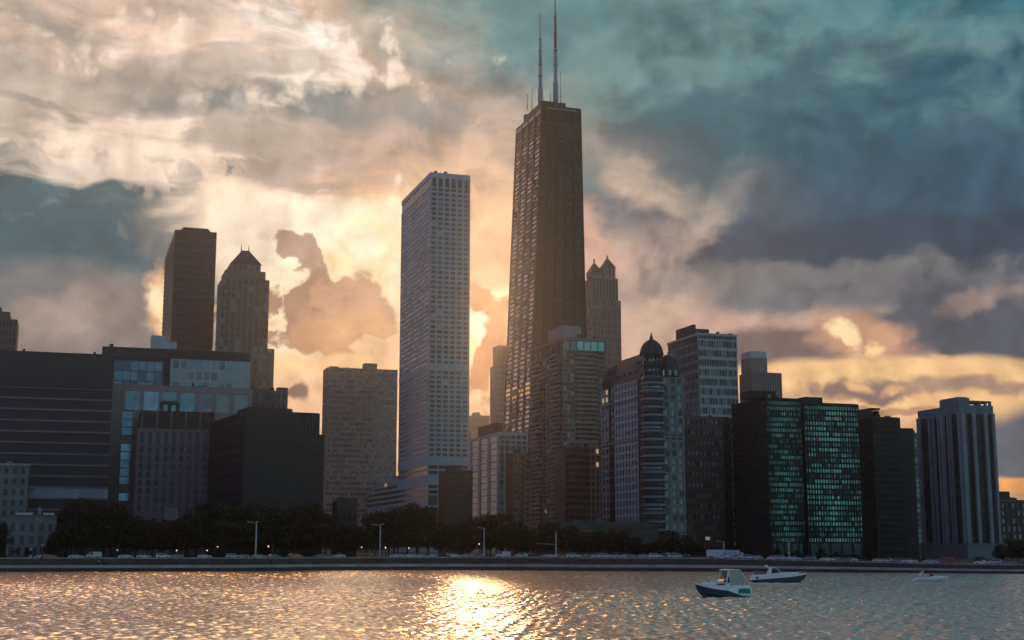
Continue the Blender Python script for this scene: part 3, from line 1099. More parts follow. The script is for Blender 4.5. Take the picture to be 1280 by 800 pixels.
    for px, pyt_, y in ((675.5, 16, td * 0.55), (694.5, -22, td * 0.3)):
        # mast foot on the roof below the photographed mast
        Pm = at(px, 100, loc[1] + 12)
        lx, ly = local(Pm)
        v = (400 - pyt_) / FPX
        top = CAM_H + (loc[1] + 12) / (CP - v * SP) * (SP + v * CP) - BASE_Z
        hh = top - H
        mast = MB()
        mast.lathe(lx, ly, [(2.1, H + 0.4), (2.1, H + hh * 0.2), (1.5, H + hh * 0.22), (1.35, H + hh * 0.45)], 10)
        mo = mast.build('mast', 'antenna_steel', braced)
        up = MB()
        up.lathe(lx, ly, [(1.1, H + hh * 0.45), (1.0, H + hh * 0.72), (0.55, H + hh * 0.73), (0.4, top)], 10)
        up.build('mast_section', 'antenna_red' if px > 680 else 'antenna_steel', mo)
        for q in (0.08, 0.2, 0.34, 0.46, 0.6, 0.72):
            rg = MB()
            rg.lathe(lx, ly, [(2.3 - q * 1.2, H + hh * q), (2.3 - q * 1.2, H + hh * q + 1.2)], 10)
            rg.build('mast_collar', 'antenna_steel', mo)
        nd = MB()
        for q in range(12):
            zq = H + hh * (0.24 + 0.035 * q)
            nd.box(lx - 2.0, lx + 2.0, ly - 0.12, ly + 0.12, zq, zq + 0.3)
        nd.build('dipole_ladder', 'antenna_steel', mo)
    for px, hh in ((700.5, 27), (665, 12), (659, 8), (688, 9)):
        Pm = at(px, 120, loc[1] + 14)
        lx, ly = local(Pm)
        m = MB()
        m.lathe(lx, ly, [(0.35, H + 0.4), (0.2, H + 6 + hh)], 6)
        m.build('whip_antenna', 'antenna_steel', braced)


braced_tower()

# ---- reddish balcony block
b = Building('red_balcony_block', 'narrow reddish brick apartment block with stacked balconies', 'building', 641, 567, 620, 632, 661, 'red_brick')
b.facade('R', 3, 17, [('black_glass', 2), ('dark_glass', 2)], pier=0.3, span=0.3)
b.facade('L', 4, 17, [('black_glass', 2), ('dark_glass', 2)], pier=0.4, span=0.4)
for j in range(2, 17):
    zz_ = b.h * j / 17
    b.part('balcony', 'red_brick', lambda m: m.box(b.w * 0.6, b.w + 0.3, -1.2, 0.0, zz_, zz_ + 1.1))
b.win.append(('R', b.w * 0.62, b.w * 0.8, 3, 5.4, 0.03, 'amber_light', 'window'))
b.finish()

# ---- big balcony tower
b = Building('balcony_tower', 'broad grey-brown apartment tower ruled with balconies under a teal glazed top', SK, 703, 421, 705, 663, 757, 'warm_concrete')
w, d, h = b.w, b.d, b.h
b.slab('R', 0, w, h - 1.6, h, 0.5)
b.slab('L', -0.4, d, h - 1.6, h, 0.5)
b.facade('R', 6, 1, None, z0=b.z(437), z1=h - 1.6, pier=0.06, span=0.08, pick=lambda i, j: 'bright_teal_glass' if i > 1 else 'grey_glass')
b.facade('L', 6, 1, 'dark_glass', z0=b.z(437), z1=h - 1.6, pier=0.1, span=0.1)
nst = 44
zt = b.z(437)
g3 = [('dark_glass', 5), ('grey_glass', 3), ('window_blind', 1)]
b.facade('R', 3, nst, g3, a0=0, a1=w * 0.27, z1=zt, pier=0.14, span=0.3)
b.facade('R', 5, nst, [('black_glass', 4), ('dark_glass', 4), ('grey_glass', 1)], a0=w * 0.27, a1=w, z1=zt, pier=0.1, span=0.3)
b.facade('L', 8, nst, g3, z1=zt, pier=0.12, span=0.3)
for k, (f, a0, a1) in enumerate((('R', w * 0.29, w * 0.78), ('L', d * 0.05, d * 0.33), ('L', d * 0.62, d * 0.95))):
    for j in range(1, nst):
        z_ = zt * j / nst
        if k and j % 2:
            b.fbox(b.wall, f, a0, a1, 0.0, 1.5, z_ - 0.2, z_ + 1.0, 0)
            continue
        mb = MB()
        b.fbox(mb, f, a0, a1, 0.0, 1.5, z_ - 0.2, z_ + 0.15)
        b.fbox(mb, f, a0, a1, 1.4, 1.5, z_ + 0.15, z_ + 1.0)
        mb.build('balcony', 'warm_concrete', b.root)
b.part('penthouse', 'pale_limestone', lambda m: m.box(1.5, b.a(731, 412), d * 0.1, d * 0.5, h, b.z(407, 2, 6)))
b.part('penthouse_cap', 'dark_panel', lambda m: m.box(2.5, b.a(731, 412), d * 0.12, d * 0.5, b.z(407, 2, 6), b.z(405, 2, 6)))
for a0, zz_, f in ((w * 0.22, b.z(604), 'R'), (w * 0.1, b.z(565), 'R'), (d * 0.4, b.z(454), 'L'), (d * 0.5, b.z(640), 'L'), (w * 0.3, b.z(655), 'R')):
    b.win.append((f, a0, a0 + 1.6, zz_, zz_ + 1.6, 0.03, 'soft_light', 'window'))
b.finish()

# ---- lower apartment block with lit stair column
b = Building('lit_stair_block', 'low brown apartment block with one yellow-lit stair column', 'building', 706, 559, 655, 703, 750, 'brown_concrete', d=14)
w = b.w
b.facade('R', 6, 16, [('black_glass', 3), ('dark_glass', 2)], a0=0, a1=w * 0.72, pier=0.15, span=0.3)
b.facade('R', 2, 16, None, a0=w * 0.72, a1=w, pier=0.4, span=0.3, wall='warm_concrete',
         pick=lambda i, j: random.choice(['soft_light', 'warm_light', 'grey_glass', 'grey_glass']) if i else 'dark_glass')
for j in range(1, 16):
    z_ = b.h * j / 16
    b.part('balcony', 'brown_concrete', lambda m: m.box(w * 0.04, w * 0.45, -1.1, 0, z_ - 0.2, z_ + 0.8))
b.part('roof_frame', 'pale_limestone', lambda m: (m.box(w * 0.05, w * 0.95, 0.5, 1.2, b.h + 2.2, b.h + 3.0), m.box(w * 0.05, w * 0.09, 0.5, 1.2, b.h, b.h + 2.2),
                                              m.box(w * 0.5, w * 0.54, 0.5, 1.2, b.h, b.h + 2.2), m.box(w * 0.91, w * 0.95, 0.5, 1.2, b.h, b.h + 2.2)))
b.finish()

# ---- far tower with twin lanterns
b = Building('twin_lantern_tower', 'grey stepped tower crowned by twin pointed lanterns', SK, 741, 374, 1250, 734, 776, 'blue_grey_panel', d=40)
w = b.w
b.mats[0] = 'mauve_concrete'
zz1, zz2 = b.z(346), b.z(333)
b.facade('R', 8, 34, [('dark_glass', 4), ('blue_glass', 2)], pier=0.5, span=0.2)
b.facade('L', 5, 34, [('dark_glass', 3), ('grey_glass', 2)], pier=0.5, span=0.2)
b.part('setback', 'mauve_concrete', lambda m: m.box(0.6, w - 2.2, 1, 38, b.h, zz1))
for i in range(8):
    c = 1.5 + (w - 6) * i / 7
    b.part('setback_window', 'dark_glass', lambda m: m.box(c, c + 1.6, 0.85, 0.95, b.h + 0.5, zz1 - 1.5))
for c, zt_, fin in ((b.a(746.5, 335), b.z(328), b.z(321)), (b.a(763, 335), b.z(321), b.z(316))):
    r = (b.a(771, 335) - b.a(755, 335)) / 2
    y = 1.2 + r
    zb_ = zt_ - 9
    lt = b.part('lantern', 'limestone', lambda m: m.box(c - r * 0.9, c + r * 0.9, y - r * 0.9, y + r * 0.9, zz1, zb_))
    for q in (-0.55, 0.0, 0.55):
        b.part('lantern_window', 'dark_glass', lambda m: m.box(c + q * r - 0.7, c + q * r + 0.7, y - r * 0.9 - 0.12, y - r * 0.9 - 0.03, zz1 + 2, zb_ - 0.8), lt)
    b.part('lantern_roof', 'slate_roof', lambda m: m.taper((c - r, c + r, y - r, y + r), (c - r * 0.15, c + r * 0.15, y - r * 0.15, y + r * 0.15), zb_, zt_ + 0.5), lt)
    b.part('finial', 'limestone', lambda m: m.lathe(c, y, [(0.9, zt_), (0.8, fin)], 8), lt)
b.finish(60)

# ---- domed apartment house
b = Building('domed_apartment_house', 'limestone apartment house with a domed corner turret and dark mansard roof', 'building', 812, 470, 590, 751, 854, 'pale_limestone')
w, d, h = b.w, b.d, b.h
nst = 22
gl = [('dark_glass', 4), ('black_glass', 3), ('grey_glass', 1)]
a1 = b.a(797, 540, 'L')
a2, a3 = b.a(768, 540, 'L'), b.a(761, 540, 'L')
b.facade('L', 7, nst, gl, a0=a1, a1=a2, pier=0.42, span=0.3, wall='white_concrete')
b.slab('L', 0, a1, 0, h, -0.2, 'dark_brick')
b.facade('L', 1, nst, 'black_glass', a0=a2, a1=a3, pier=0.3, span=0.3, wall='dark_brick')
b.facade('L', 2, nst, None, a0=a3, a1=d, pier=0.35, span=0.35,
         pick=lambda i, j: 'warm_light' if (j > nst - 3 and i == 0) or (j == nst - 2) else random.choice(['dark_glass', 'black_glass', 'grey_glass']))
ar = b.a(828, 540, 'R')
b.slab('R', 0, ar, 0, h, -0.2, 'dark_brick')
b.facade('R', 3, nst, None, a0=ar, a1=w, pier=0.45, span=0.35, wall='grey_concrete',
         pick=lambda i, j: random.choice(['grey_glass', 'window_blind', 'dark_glass', 'dark_glass', 'soft_light' if random.random() < .12 else 'window_blind']))
for zc in (h * 0.9, h * 0.66, h * 0.12):
    b.fbox(b.wall, 'L', a1, d, 0, 0.4, zc - 0.5, zc + 0.2, 0)
    b.fbox(b.wall, 'R', ar, w, 0, 0.4, zc - 0.5, zc + 0.2, b.mi('grey_concrete'))
# turret at the corner, with a curved balcony on every storey
R = 5.0
cx, cy = 2.0, 2.0
zs1 = h + 9.5
b.part('turret', 'blue_grey_panel', lambda m: m.lathe(cx, cy, [(R - 0.5, 0), (R - 0.5, h + 0.2)], 20))
for j in range(nst):
    z_ = h * j / nst
    b.part('turret_window', 'dark_glass' if j % 5 else 'teal_glass', lambda m: m.lathe(cx, cy, [(R - 0.38, z_ + 1.2), (R - 0.38, z_ + h / nst - 0.6)], 20))
    b.part('balcony', 'grey_concrete', lambda m: m.lathe(cx, cy, [(R - 0.3, z_ - 0.25), (R + 0.5, z_ - 0.25), (R + 0.5, z_ + 0.55), (R - 0.3, z_ + 0.55)], 20))
tb = b.part('belvedere', 'dark_brick', lambda m: m.lathe(cx, cy, [(R - 1.2, h), (R - 1.2, zs1)], 16))
for q in range(8):
    t = pi + 0.35 + q * (pi * 1.1) / 7 - 0.2
    b.part('column', 'pale_limestone' if q in (0, 7) else 'dark_panel', lambda m: m.lathe(cx + (R - 0.6) * cos(t), cy + (R - 0.6) * sin(t), [(0.42, h), (0.42, zs1)], 8), tb)
for zq in (h + 0.8, h + 5.2):
    b.part('belvedere_window', 'teal_glass', lambda m: m.lathe(cx, cy, [(R - 1.1, zq), (R - 1.1, zq + 3.2)], 16), tb)
b.part('belvedere_sill', 'dark_panel', lambda m: m.lathe(cx, cy, [(R, h + 4.2), (R + 0.2, h + 4.9), (R - 1, h + 4.9)], 16), tb)
dome = [(R + q, zs1 + z_) for q, z_ in ((0.3, 0), (0.3, 0.6), (0.0, 2.0), (-0.5, 3.6), (-1.4, 5.0), (-2.5, 6.0), (-3.6, 6.7), (-4.2, 7.0), (-4.3, 8.0), (-4.6, 8.6), (-4.9, 10.2))]
b.part('dome', 'slate_roof', lambda m: m.lathe(cx, cy, dome, 20))
# mansard along the lake front and the two end domes


def mansard(m):
    m.taper((0.6, w - 3, a1 - 2.0, d - 0.6), (3.4, w - 6, a1 - 1.0, d - 7), h, h + 8)
    m.taper((3.4, w - 6, a1 - 1.0, d - 7), (6.0, w - 8, a1 + 1, d - 11), h + 8, h + 13)
    m.box(ar * 0.6, w * 0.8, 6, d * 0.4, h, h + 9)


b.part('mansard', 'slate_roof', mansard)
for q in range(5):
    yq = a1 + (d - a1) * (0.1 + 0.17 * q)
    b.part('dormer', 'dark_panel', lambda m: m.box(1.8, 4.5, yq, yq + 1.8, h + 2.5, h + 5))
b.part('end_dome', 'slate_roof', lambda m: m.lathe(5, d - 6, [(6.2, h), (6.3, h + 3), (5.8, h + 6), (4.6, h + 9), (2.4, h + 11), (0.2, h + 11.8)], 18))
rx = w - 5.2
b.part('end_dome', 'slate_roof', lambda m: m.lathe(rx, 5, [(5.2, h), (5.2, h + 4), (4.9, h + 6), (3.9, h + 8.3), (2.2, h + 9.8), (0.2, h + 10.6)], 18))
b.part('chimney', 'dark_panel', lambda m: m.box(ar * 0.85, ar * 0.85 + 1.8, 7, 9, h + 5, h + 13))
for q in range(3):
    t = pi * 1.25 + q * 0.55
    b.part('attic_window', 'bright_teal_glass' if q == 0 else 'grey_glass', lambda m: m.box(rx + 5.3 * cos(t) - 0.7, rx + 5.3 * cos(t) + 0.7, 5 + 5.3 * sin(t) - 0.2, 5 + 5.3 * sin(t), h + 0.6, h + 3))
b.finish(roof=False)

# ---- gridded office tower
b = Building('gridded_office_tower', 'square grey office tower with white window grid and dark top storeys', SK, 872, 416, 790, 834, 921, 'white_concrete')
w, d, h = b.w, b.d, b.h
z1 = b.z(423)
b.slab('R', 0, w, h - 1.2, h, 0.15)
b.slab('L', 0, d, h - 1.2, h, 0.15)
b.facade('R', 15, 1, 'black_glass', z0=z1, z1=h - 1.2, pier=0.16, span=0.08)
b.bands('L', 1, 'black_glass', z0=b.z(428), z1=h - 1.2, span=0.1)
b.facade('R', 15, 22, [('dark_glass', 3), ('blue_glass', 3), ('black_glass', 2)], z1=z1, pier=0.14, span=0.34)
b.facade('L', 12, 22, [('grey_glass', 3), ('window_blind', 2), ('dark_glass', 3)], z1=b.z(428), pier=0.2, span=0.36, frac=3, wall='grey_concrete')
b.part('penthouse', 'dark_panel', lambda m: (m.box(2, w * 0.16, d * 0.25, d * 0.8, h, b.z(406, 2, 12)), m.box(w * 0.16, w * 0.5, d * 0.25, d * 0.8, h, b.z(411, 2, 12))))
b.finish()

# ---- hotel with small triple windows
b = Building('small_window_hotel', 'dark grey hotel slab dotted with rows of small pale windows', 'building', 852, 520, 650, 847, 914, 'brown_concrete', d=18)
w = b.w
b.facade('R', 10, 13, [('window_blind', 5), ('grey_glass', 3), ('pale_blind', 1), ('dark_glass', 2)], a1=w * 0.83, pier=0.55, span=0.62)
b.slab('R', w * 0.83, w, 0, b.h, 0.0, 'charcoal')
b.part('roof_unit', 'mauve_concrete', lambda m: m.box(0.5, w * 0.2, 6, 14, b.h, b.z(503, 1, 8)))
b.part('entrance_sign', 'soft_light', lambda m: m.box(w * 0.42, w * 0.5, -0.4, -0.1, b.z(675), b.z(671)))
b.finish()

# ---- finned office with round-cornered tank storey
b = Building('finned_tower', 'squat finned concrete tower with a taller box on its roof', SK, 940, 465, 1000, 924, 977, 'grey_concrete')
b.facade('R', 12, 26, 'dark_glass', pier=0.5, span=0.08)
b.facade('L', 10, 26, [('dark_glass', 2), ('grey_glass', 1)], pier=0.5, span=0.08)
w, d = b.w, b.d
x0, x1 = b.a(942, 450), b.a(963, 450)
b.part('upper_tier', 'grey_concrete', lambda m: m.box(x0, x1, 5, 20, b.h, b.z(447, 5, 5)))
b.part('cap_storey', 'pale_metal', lambda m: m.box(x0 + 0.3, x1 - 0.3, 5.3, 19.7, b.z(447, 5, 5), b.z(439, 5, 5)))
b.finish(60)

# ---- twin steel-and-glass apartment towers


def steel_tower(name, label, pxc, pyt, D, pxl, pxr, pent, seed, d=None):
    global b
    random.seed(seed)
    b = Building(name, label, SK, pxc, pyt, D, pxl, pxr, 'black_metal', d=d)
    w, h = b.w, b.h
    ns = 26
    state = {}
    for j in range(ns):
        i, base = 0, random.choice([0.35, 0.6, 0.75, 0.9])
        while i < 20:
            run = random.randint(2, 8)
            on = random.random() < base
            for q in range(i, min(20, i + run)):
                state[(q, j)] = on and random.random() < 0.93
            i += run

    def pick(i, j):
        if j >= ns - 1:
            return 'teal_glass'
        if state[(i, j)]:
            return random.choices(['bright_teal_glass', 'teal_glass', 'window_blind', 'pale_blind'], [7, 4, 1.2, 0.2])[0]
        return random.choices(['dim_teal_glass', 'dark_glass', 'black_glass'], [4, 3, 2])[0]
    b.facade('R', 20, ns, None, z0=5.5, z1=h - 1, pier=0.14, span=0.36, pick=pick, th=0.22, rib=(20, 0.2, 0.1, 'black_metal'))
    b.facade('L', 16, ns, [('black_glass', 6), ('dark_glass', 3)], z0=5.5, z1=h - 1, pier=0.14, span=0.34)
    b.slab('R', 0, w, h - 1, h, 0.05)
    b.slab('L', 0, b.d, h - 1, h, 0.05)
    for i in range(6):
        b.part('column', 'black_metal', lambda m: m.box(w * i / 5.0 - 0.4 * (i > 0), w * i / 5.0 + 0.4 * (i < 5), -0.02, 0.6, 0, 5.4))
    b.part('lobby_glazing', 'dark_glass', lambda m: m.box(1.5, w - 1.5, 0.15, 0.45, 0, 5.2))
    x0, x1, t = pent
    b.part('penthouse', 'black_metal', lambda m: m.box(b.a(x0, pyt), b.a(x1, pyt), 4, 14, h, b.z(t, 4, 4)))
    b.finish()


steel_tower('steel_glass_tower', 'black steel apartment tower with teal-lit windows beside the small-windowed hotel', 957, 497, 605, 914, 1001, (944, 975, 489), 21)
steel_tower('steel_glass_tower', 'black steel apartment tower with teal-lit windows beside the unlit black stepped block', 1004, 503, 620, 998, 1073, (1012, 1034, 496), 33, d=34)

# ---- unlit black stepped block
random.seed(4)
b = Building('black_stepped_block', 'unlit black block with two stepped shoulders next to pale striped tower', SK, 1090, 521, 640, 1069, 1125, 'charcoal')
w = b.w
b.facade('R', 14, 22, [('sooty_glass', 6), ('dark_glass', 1)], pier=0.4, span=0.4)
b.facade('L', 10, 22, 'black_glass', pier=0.4, span=0.4)
b.part('side_wing', 'charcoal', lambda m: m.box(w + 0.003, b.a(1144, 536), 1.5, b.d - 1, -2, b.z(535, w, 2)))
b.part('roof_frame', 'charcoal', lambda m: (m.box(0.2, 1.0, 1, b.d, b.h, b.z(511, 0, 6)), m.box(0.2, 4.6, b.d - 3, b.d, b.h, b.z(511, 0, 6)), m.box(4.6, 5.2, 2, b.d, b.h, b.z(514, 3, 6)),
                                         m.box(0.2, 5.2, 1, b.d, b.z(513, 0, 6), b.z(511, 0, 6))))
b.finish()

# ---- pale sliver with balconies
b = Building('pale_sliver_block', 'narrow pale balconied block showing between the black block and striped tower', 'building', 1139, 541, 800, 1136, 1156, 'grey_concrete', d=12)
b.bands('R', 24, [('grey_glass', 2), ('dark_glass', 2)], span=0.4, proud=0.5)
b.finish()

# ---- tower with tall pale stripes
b = Building('striped_tower', 'dark glass tower striped by tall pale piers above a low podium', SK, 1199, 506, 640, 1147, 1241, 'blue_grey_panel', w=None)
w, d, h = b.w, b.d, b.h
zt = b.z(517)
for f, W in (('R', w), ('L', d)):
    b.slab(f, 0, W, zt, h, 0.05)
b.facade('R', 8, 40, [('black_glass', 5), ('dark_glass', 1)], z0=5, z1=zt, pier=0.1, span=0.2, wall='charcoal', th=0.5, n_off=-0.1)
b.facade('L', 14, 40, [('black_glass', 5), ('dark_glass', 1)], z0=5, z1=zt, pier=0.1, span=0.2, wall='charcoal', th=0.5, n_off=-0.1)
for f, W, ps_ in (('R', w, ((0, .12), (.33, .43), (.68, .78), (.93, 1.0))), ('L', d, ((0.0, .03), (.19, .215), (.25, .275), (.36, .43), (.47, .50), (.60, .625), (.69, .72), (.93, 1.0)))):
    for p0, p1 in ps_:
        mb = MB()
        b.fbox(mb, f, W * p0, W * p1, -0.08, 1.1, 5, zt + 0.4)
        mb.build('pier', 'pier_concrete', b.root)
b.part('penthouse', 'blue_grey_panel', lambda m: (m.box(1.0, b.a(1215, 500), 2, d * 0.5, h, b.z(497, 1, 2)), m.box(1.2, b.a(1213, 500), 2.2, d * 0.48, b.z(497, 1, 2), b.z(496, 1, 2))))
b.part('roof_frame', 'blue_grey_panel', lambda m: (m.box(b.a(1215.5, 503), w, 1, 10, b.h + 1.6, b.h + 2.4), m.box(w * 0.62, w * 0.68, 1, 2, h, h + 1.6), m.box(w * 0.8, w * 0.86, 1, 2, h, h + 1.6), m.box(w * 0.94, w, 1, 2, h, h + 1.6)))
b.part('podium', 'blue_grey_panel', lambda m: (m.box(-1.2, w + 4, -2.2, d + 1, -2.6, 5), m.box(-1.4, w + 4.2, -2.4, d + 1.2, 4.6, 5.3)))
b.finish()

# ---- far right pair
b = Building('old_brick_block', 'dark old block with a raised roof storey past the striped tower', 'building', 1236, 622, 720, 1232, 1271, 'dark_brick', d=20)
b.facade('R', 8, 7, 'black_glass', pier=0.5, span=0.45)
b.part('roof_storey', 'dark_brick', lambda m: (m.box(2.5, b.w - 2, 3, 14, b.h, b.z(614, 4, 3)), m.box(6, 9, 4, 9, b.z(614, 4, 3), b.z(611, 4, 4))))
b.finish(40)
b = Building('pale_corner_block', 'grey stone block with arched pale window rows at the end of the row', 'building', 1249, 627, 660, 1246, 1310, 'dark_panel', d=18)
b.facade('R', 9, 6, [('dark_glass', 3), ('window_blind', 3), ('pale_blind', 1)], z0=3, pier=0.5, span=0.4)
b.part('cornice', 'brown_concrete', lambda m: m.box(-0.5, b.w + 0.5, -0.5, 1, b.h, b.h + 0.9))
b.finish()

# ---- low dark buildings among the trees
b = Building('low_brick_house', 'low dark brick house with faint windows among lakefront trees', 'building', 421, 626, 525, 417, 447, 'dark_brick', d=12)
b.facade('R', 4, 5, [('black_glass', 2), ('dark_glass', 2)], pier=0.5, span=0.45)
b.part('parapet', 'dark_brick', lambda m: m.box(-0.2, b.w + 0.2, -0.2, 0.6, b.h, b.h + 1))
b.finish()
b = Building('parking_garage', 'long low dark garage with level ledges below the balcony tower', 'building', 700, 653, 552, 694, 822, 'charcoal', d=30)
b.bands('R', 6, 'black_glass', z0=1, span=0.4, proud=0.35, wall='dark_panel')
b.finish()

# ------------------------------------------------------------------ lake, shore and road
SHORE = [(-1500, 715.5), (-500, 715.3), (0, 715), (300, 714.6), (420, 713), (560, 712.6), (640, 713), (750, 714), (900, 714.6), (1100, 716), (1280, 717.5), (1700, 720), (2600, 722)]
SH = [at_z(px, py, 0.0) for px, py in SHORE]


def shore_y(x):
    if x <= SH[0].x:
        return SH[0].y
    for p, q in zip(SH, SH[1:]):
        if p.x <= x <= q.x:
            return p.y + (q.y - p.y) * (x - p.x) / (q.x - p.x)
    return SH[-1].y


def level(x):
    """the embankment and the road sink gently towards the right"""
    k = min(1.0, max(0.0, (x - 45.0) / 110.0))
    return 1.0 - 0.42 * k * k * (3 - 2 * k)


def road_z(x):
    return 3.95 * level(x)


m, g, bs = new_mat('lake_water')
tc = g.n('ShaderNodeNewGeometry').outputs['Position']




s_ = g.vscale(g.vm('SUBTRACT', g.noise(g.mapping(tc, scale=(1.3, 1.0, 1.0)), 2.0, 2, 0.6, color=True, dims='2D'), (0.5, 0.5, 0.5)), 0.5)
s_ = g.vm('MULTIPLY', s_, (1.0, 1.0, 0.0))
g.put(bs.inputs['Normal'], g.vm('NORMALIZE', g.vm('ADD', s_, g.n('ShaderNodeNewGeometry').outputs['Normal'])))
bs.inputs['Base Color'].default_value = (0.95, 0.88, 0.8, 1)
bs.inputs['Roughness'].default_value = 0.2
bs.inputs['IOR'].default_value = 1.33
bs.inputs['Metallic'].default_value = 0.85
solid('wet_concrete', (0.045, 0.04, 0.04), 0.7)
solid('pale_walk', (0.56, 0.45, 0.39), 0.85, var=0.35, scale=0.12)
solid('bank_wall', (0.1, 0.08, 0.07), 0.9, var=0.35, scale=0.15)
solid('asphalt', (0.05, 0.05, 0.052), 0.9, streak=False)
solid('road_paint', (0.7, 0.68, 0.6), 0.8, streak=False)
solid('park_grass', (0.035, 0.05, 0.02), 0.95, streak=False, var=0.35)



def lake_sheet():
    """choppy water: a sum of many small wave trains on a fan-shaped sheet, with calmer water around it"""
    import numpy as np
    rows, cols = 820, 760
    yy = 45.0 + (470.0 - 45.0) * np.linspace(0, 1, rows) ** 1.15
    aa = np.tan(np.radians(np.linspace(-27, 27, cols)))
    Y, A = np.meshgrid(yy, aa, indexing='ij')
    X = Y * A
    Z = np.zeros_like(X)
    rng = np.random.RandomState(3)
    for i in range(46):
        lam = 0.6 * (3.4 / 0.6) ** rng.rand()
        th = math.radians(-65) + rng.randn() * 1.0
        kx, ky = 2 * math.pi / lam * math.cos(th), 2 * math.pi / lam * math.sin(th)
        amp = 0.0072 * lam ** 0.95
        Z += amp * np.sin(kx * X + ky * Y + rng.rand() * 6.283)
    patch = 0.8 + 0.35 * np.sin(X * 0.021 + Y * 0.013 + 1.0) * np.sin(Y * 0.027 - X * 0.008)
    Z *= patch * WAVE
    co = np.stack([X, Y, Z], -1).reshape(-1, 3)
    i = np.arange(rows * cols).reshape(rows, cols)
    q = np.stack([i[:-1, :-1], i[:-1, 1:], i[1:, 1:], i[1:, :-1]], -1).reshape(-1, 4)
    me = bpy.data.meshes.new('water')
    me.vertices.add(len(co))
    me.vertices.foreach_set('co', co.ravel().astype('f4'))
    me.loops.add(q.size)
    me.loops.foreach_set('vertex_index', q.ravel().astype('i4'))
    me.polygons.add(len(q))
    me.polygons.foreach_set('loop_start', np.arange(0, q.size, 4).astype('i4'))
    me.polygons.foreach_set('use_smooth', np.ones(len(q), dtype=bool))
    me.materials.append(MATS['lake_water'])
    me.update(calc_edges=True)
    tag(link('water', me), kind='structure')


WAVE = 1.25
lake_sheet()
mb = MB()
mb.quad([(-1700, -300, -0.6), (1700, -300, -0.6), (1700, 900, -0.6), (-1700, 900, -0.6)])
tag(mb.build('water', 'lake_water'), kind='structure')

XS = [-1690 + 3380 * i / 260 for i in range(261)]


def strip_mesh(name, mat, prof, kind='structure', x0=-1690, x1=1690):
    """sheet following the shore; prof: [(distance inland, height share of the road's, extra z)]"""
    mb = MB()
    xs = [x for x in XS if x0 <= x <= x1]
    for xa, xb in zip(xs, xs[1:]):
        for (d0, h0, e0), (d1, h1, e1) in zip(prof, prof[1:]):
            mb.quad([(xa, shore_y(xa) + d0, road_z(xa) * h0 + e0), (xb, shore_y(xb) + d0, road_z(xb) * h0 + e0),
                     (xb, shore_y(xb) + d1, road_z(xb) * h1 + e1), (xa, shore_y(xa) + d1, road_z(xa) * h1 + e1)])
    o = mb.build(name, mat)
    if kind:
        o['kind'] = kind
    return o


strip_mesh('lower_walkway', 'wet_concrete', [(0, 0, -1.0), (0, 0.29, 0), (5.9, 0.29, 0.0)])
tag(strip_mesh('sea_wall', 'pale_walk', [(5.9, 0.29, -0.02), (5.95, 0.5, 0), (6.3, 0.5, 0.0)], None),
    'long low pale concrete step wall running along the lakefront walk', 'wall')
strip_mesh('promenade', 'wet_concrete', [(6.3, 0.5, -0.01), (13.5, 0.51, 0)])
tag(strip_mesh('retaining_wall', 'bank_wall', [(13.5, 0.5, 0), (13.6, 0.985, 0), (14.2, 0.985, 0), (14.25, 0.97, 0)], None),
    'dark retaining wall between the lakefront walk and the road', 'wall')
strip_mesh('ground', 'park_grass', [(14.2, 0.97, 0.0), (18, 0.97, 0.0), (48, 0.97, 0.0), (60, 0.98, 0.02), (400, 0.98, 0.05), (1020, 0.98, 0.05)])
strip_mesh('road', 'asphalt', [(18, 1.0, -0.06), (46, 1.0, -0.06)])
for d in (18.4, 27.0, 36.8, 45.6):
    strip_mesh('road_marking', 'road_paint', [(d, 1.0, -0.05), (d + 0.18, 1.0, -0.05)], x0=-400, x1=400)
strip_mesh('kerb', 'pale_walk', [(17.6, 0.97, 0.0), (17.62, 1.0, 0.09), (18.0, 1.0, 0.09), (18.0, 1.0, -0.06)])
strip_mesh('kerb', 'pale_walk', [(46.0, 1.0, -0.06), (46.0, 1.0, 0.09), (46.4, 1.0, 0.09), (46.42, 0.97, 0.0)])

# ------------------------------------------------------------------ evening haze
HAZE_DENS = 0.00011
m = bpy.data.materials.new('evening_haze')
m.use_nodes = True
t_ = m.node_tree
t_.nodes.clear()
gg = Graph(t_)
out = gg.n('ShaderNodeOutputMaterial')
pv = gg.n('ShaderNodeVolumePrincipled')
pv.inputs['Color'].default_value = (0.9, 0.94, 1.0, 1)
pv.inputs['Density'].default_value = HAZE_DENS
pv.inputs['Anisotropy'].default_value = 0.905
t_.links.new(pv.outputs[0], out.inputs['Volume'])
m.cycles.homogeneous_volume = True
MATS['evening_haze'] = m
mb = MB()
mb.box(-1720, 1720, -320, 1560, -4.5, 480)
tag(mb.build('haze', 'evening_haze'), kind='stuff')

# ------------------------------------------------------------------ trees
solid('bark', (0.05, 0.04, 0.032), 0.95)


def leaf_mat(name, rgb):
    m, g, bs = new_mat(name)
    gi = g.n('ShaderNodeNewGeometry')
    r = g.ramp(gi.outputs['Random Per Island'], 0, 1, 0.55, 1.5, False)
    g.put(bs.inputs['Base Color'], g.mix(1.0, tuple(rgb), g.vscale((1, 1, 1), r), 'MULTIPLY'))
    bs.inputs['Roughness'].default_value = 0.7
    bs.inputs['Specular IOR Level'].default_value = 0.2


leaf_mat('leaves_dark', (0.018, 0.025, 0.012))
leaf_mat('leaves_olive', (0.024, 0.027, 0.013))


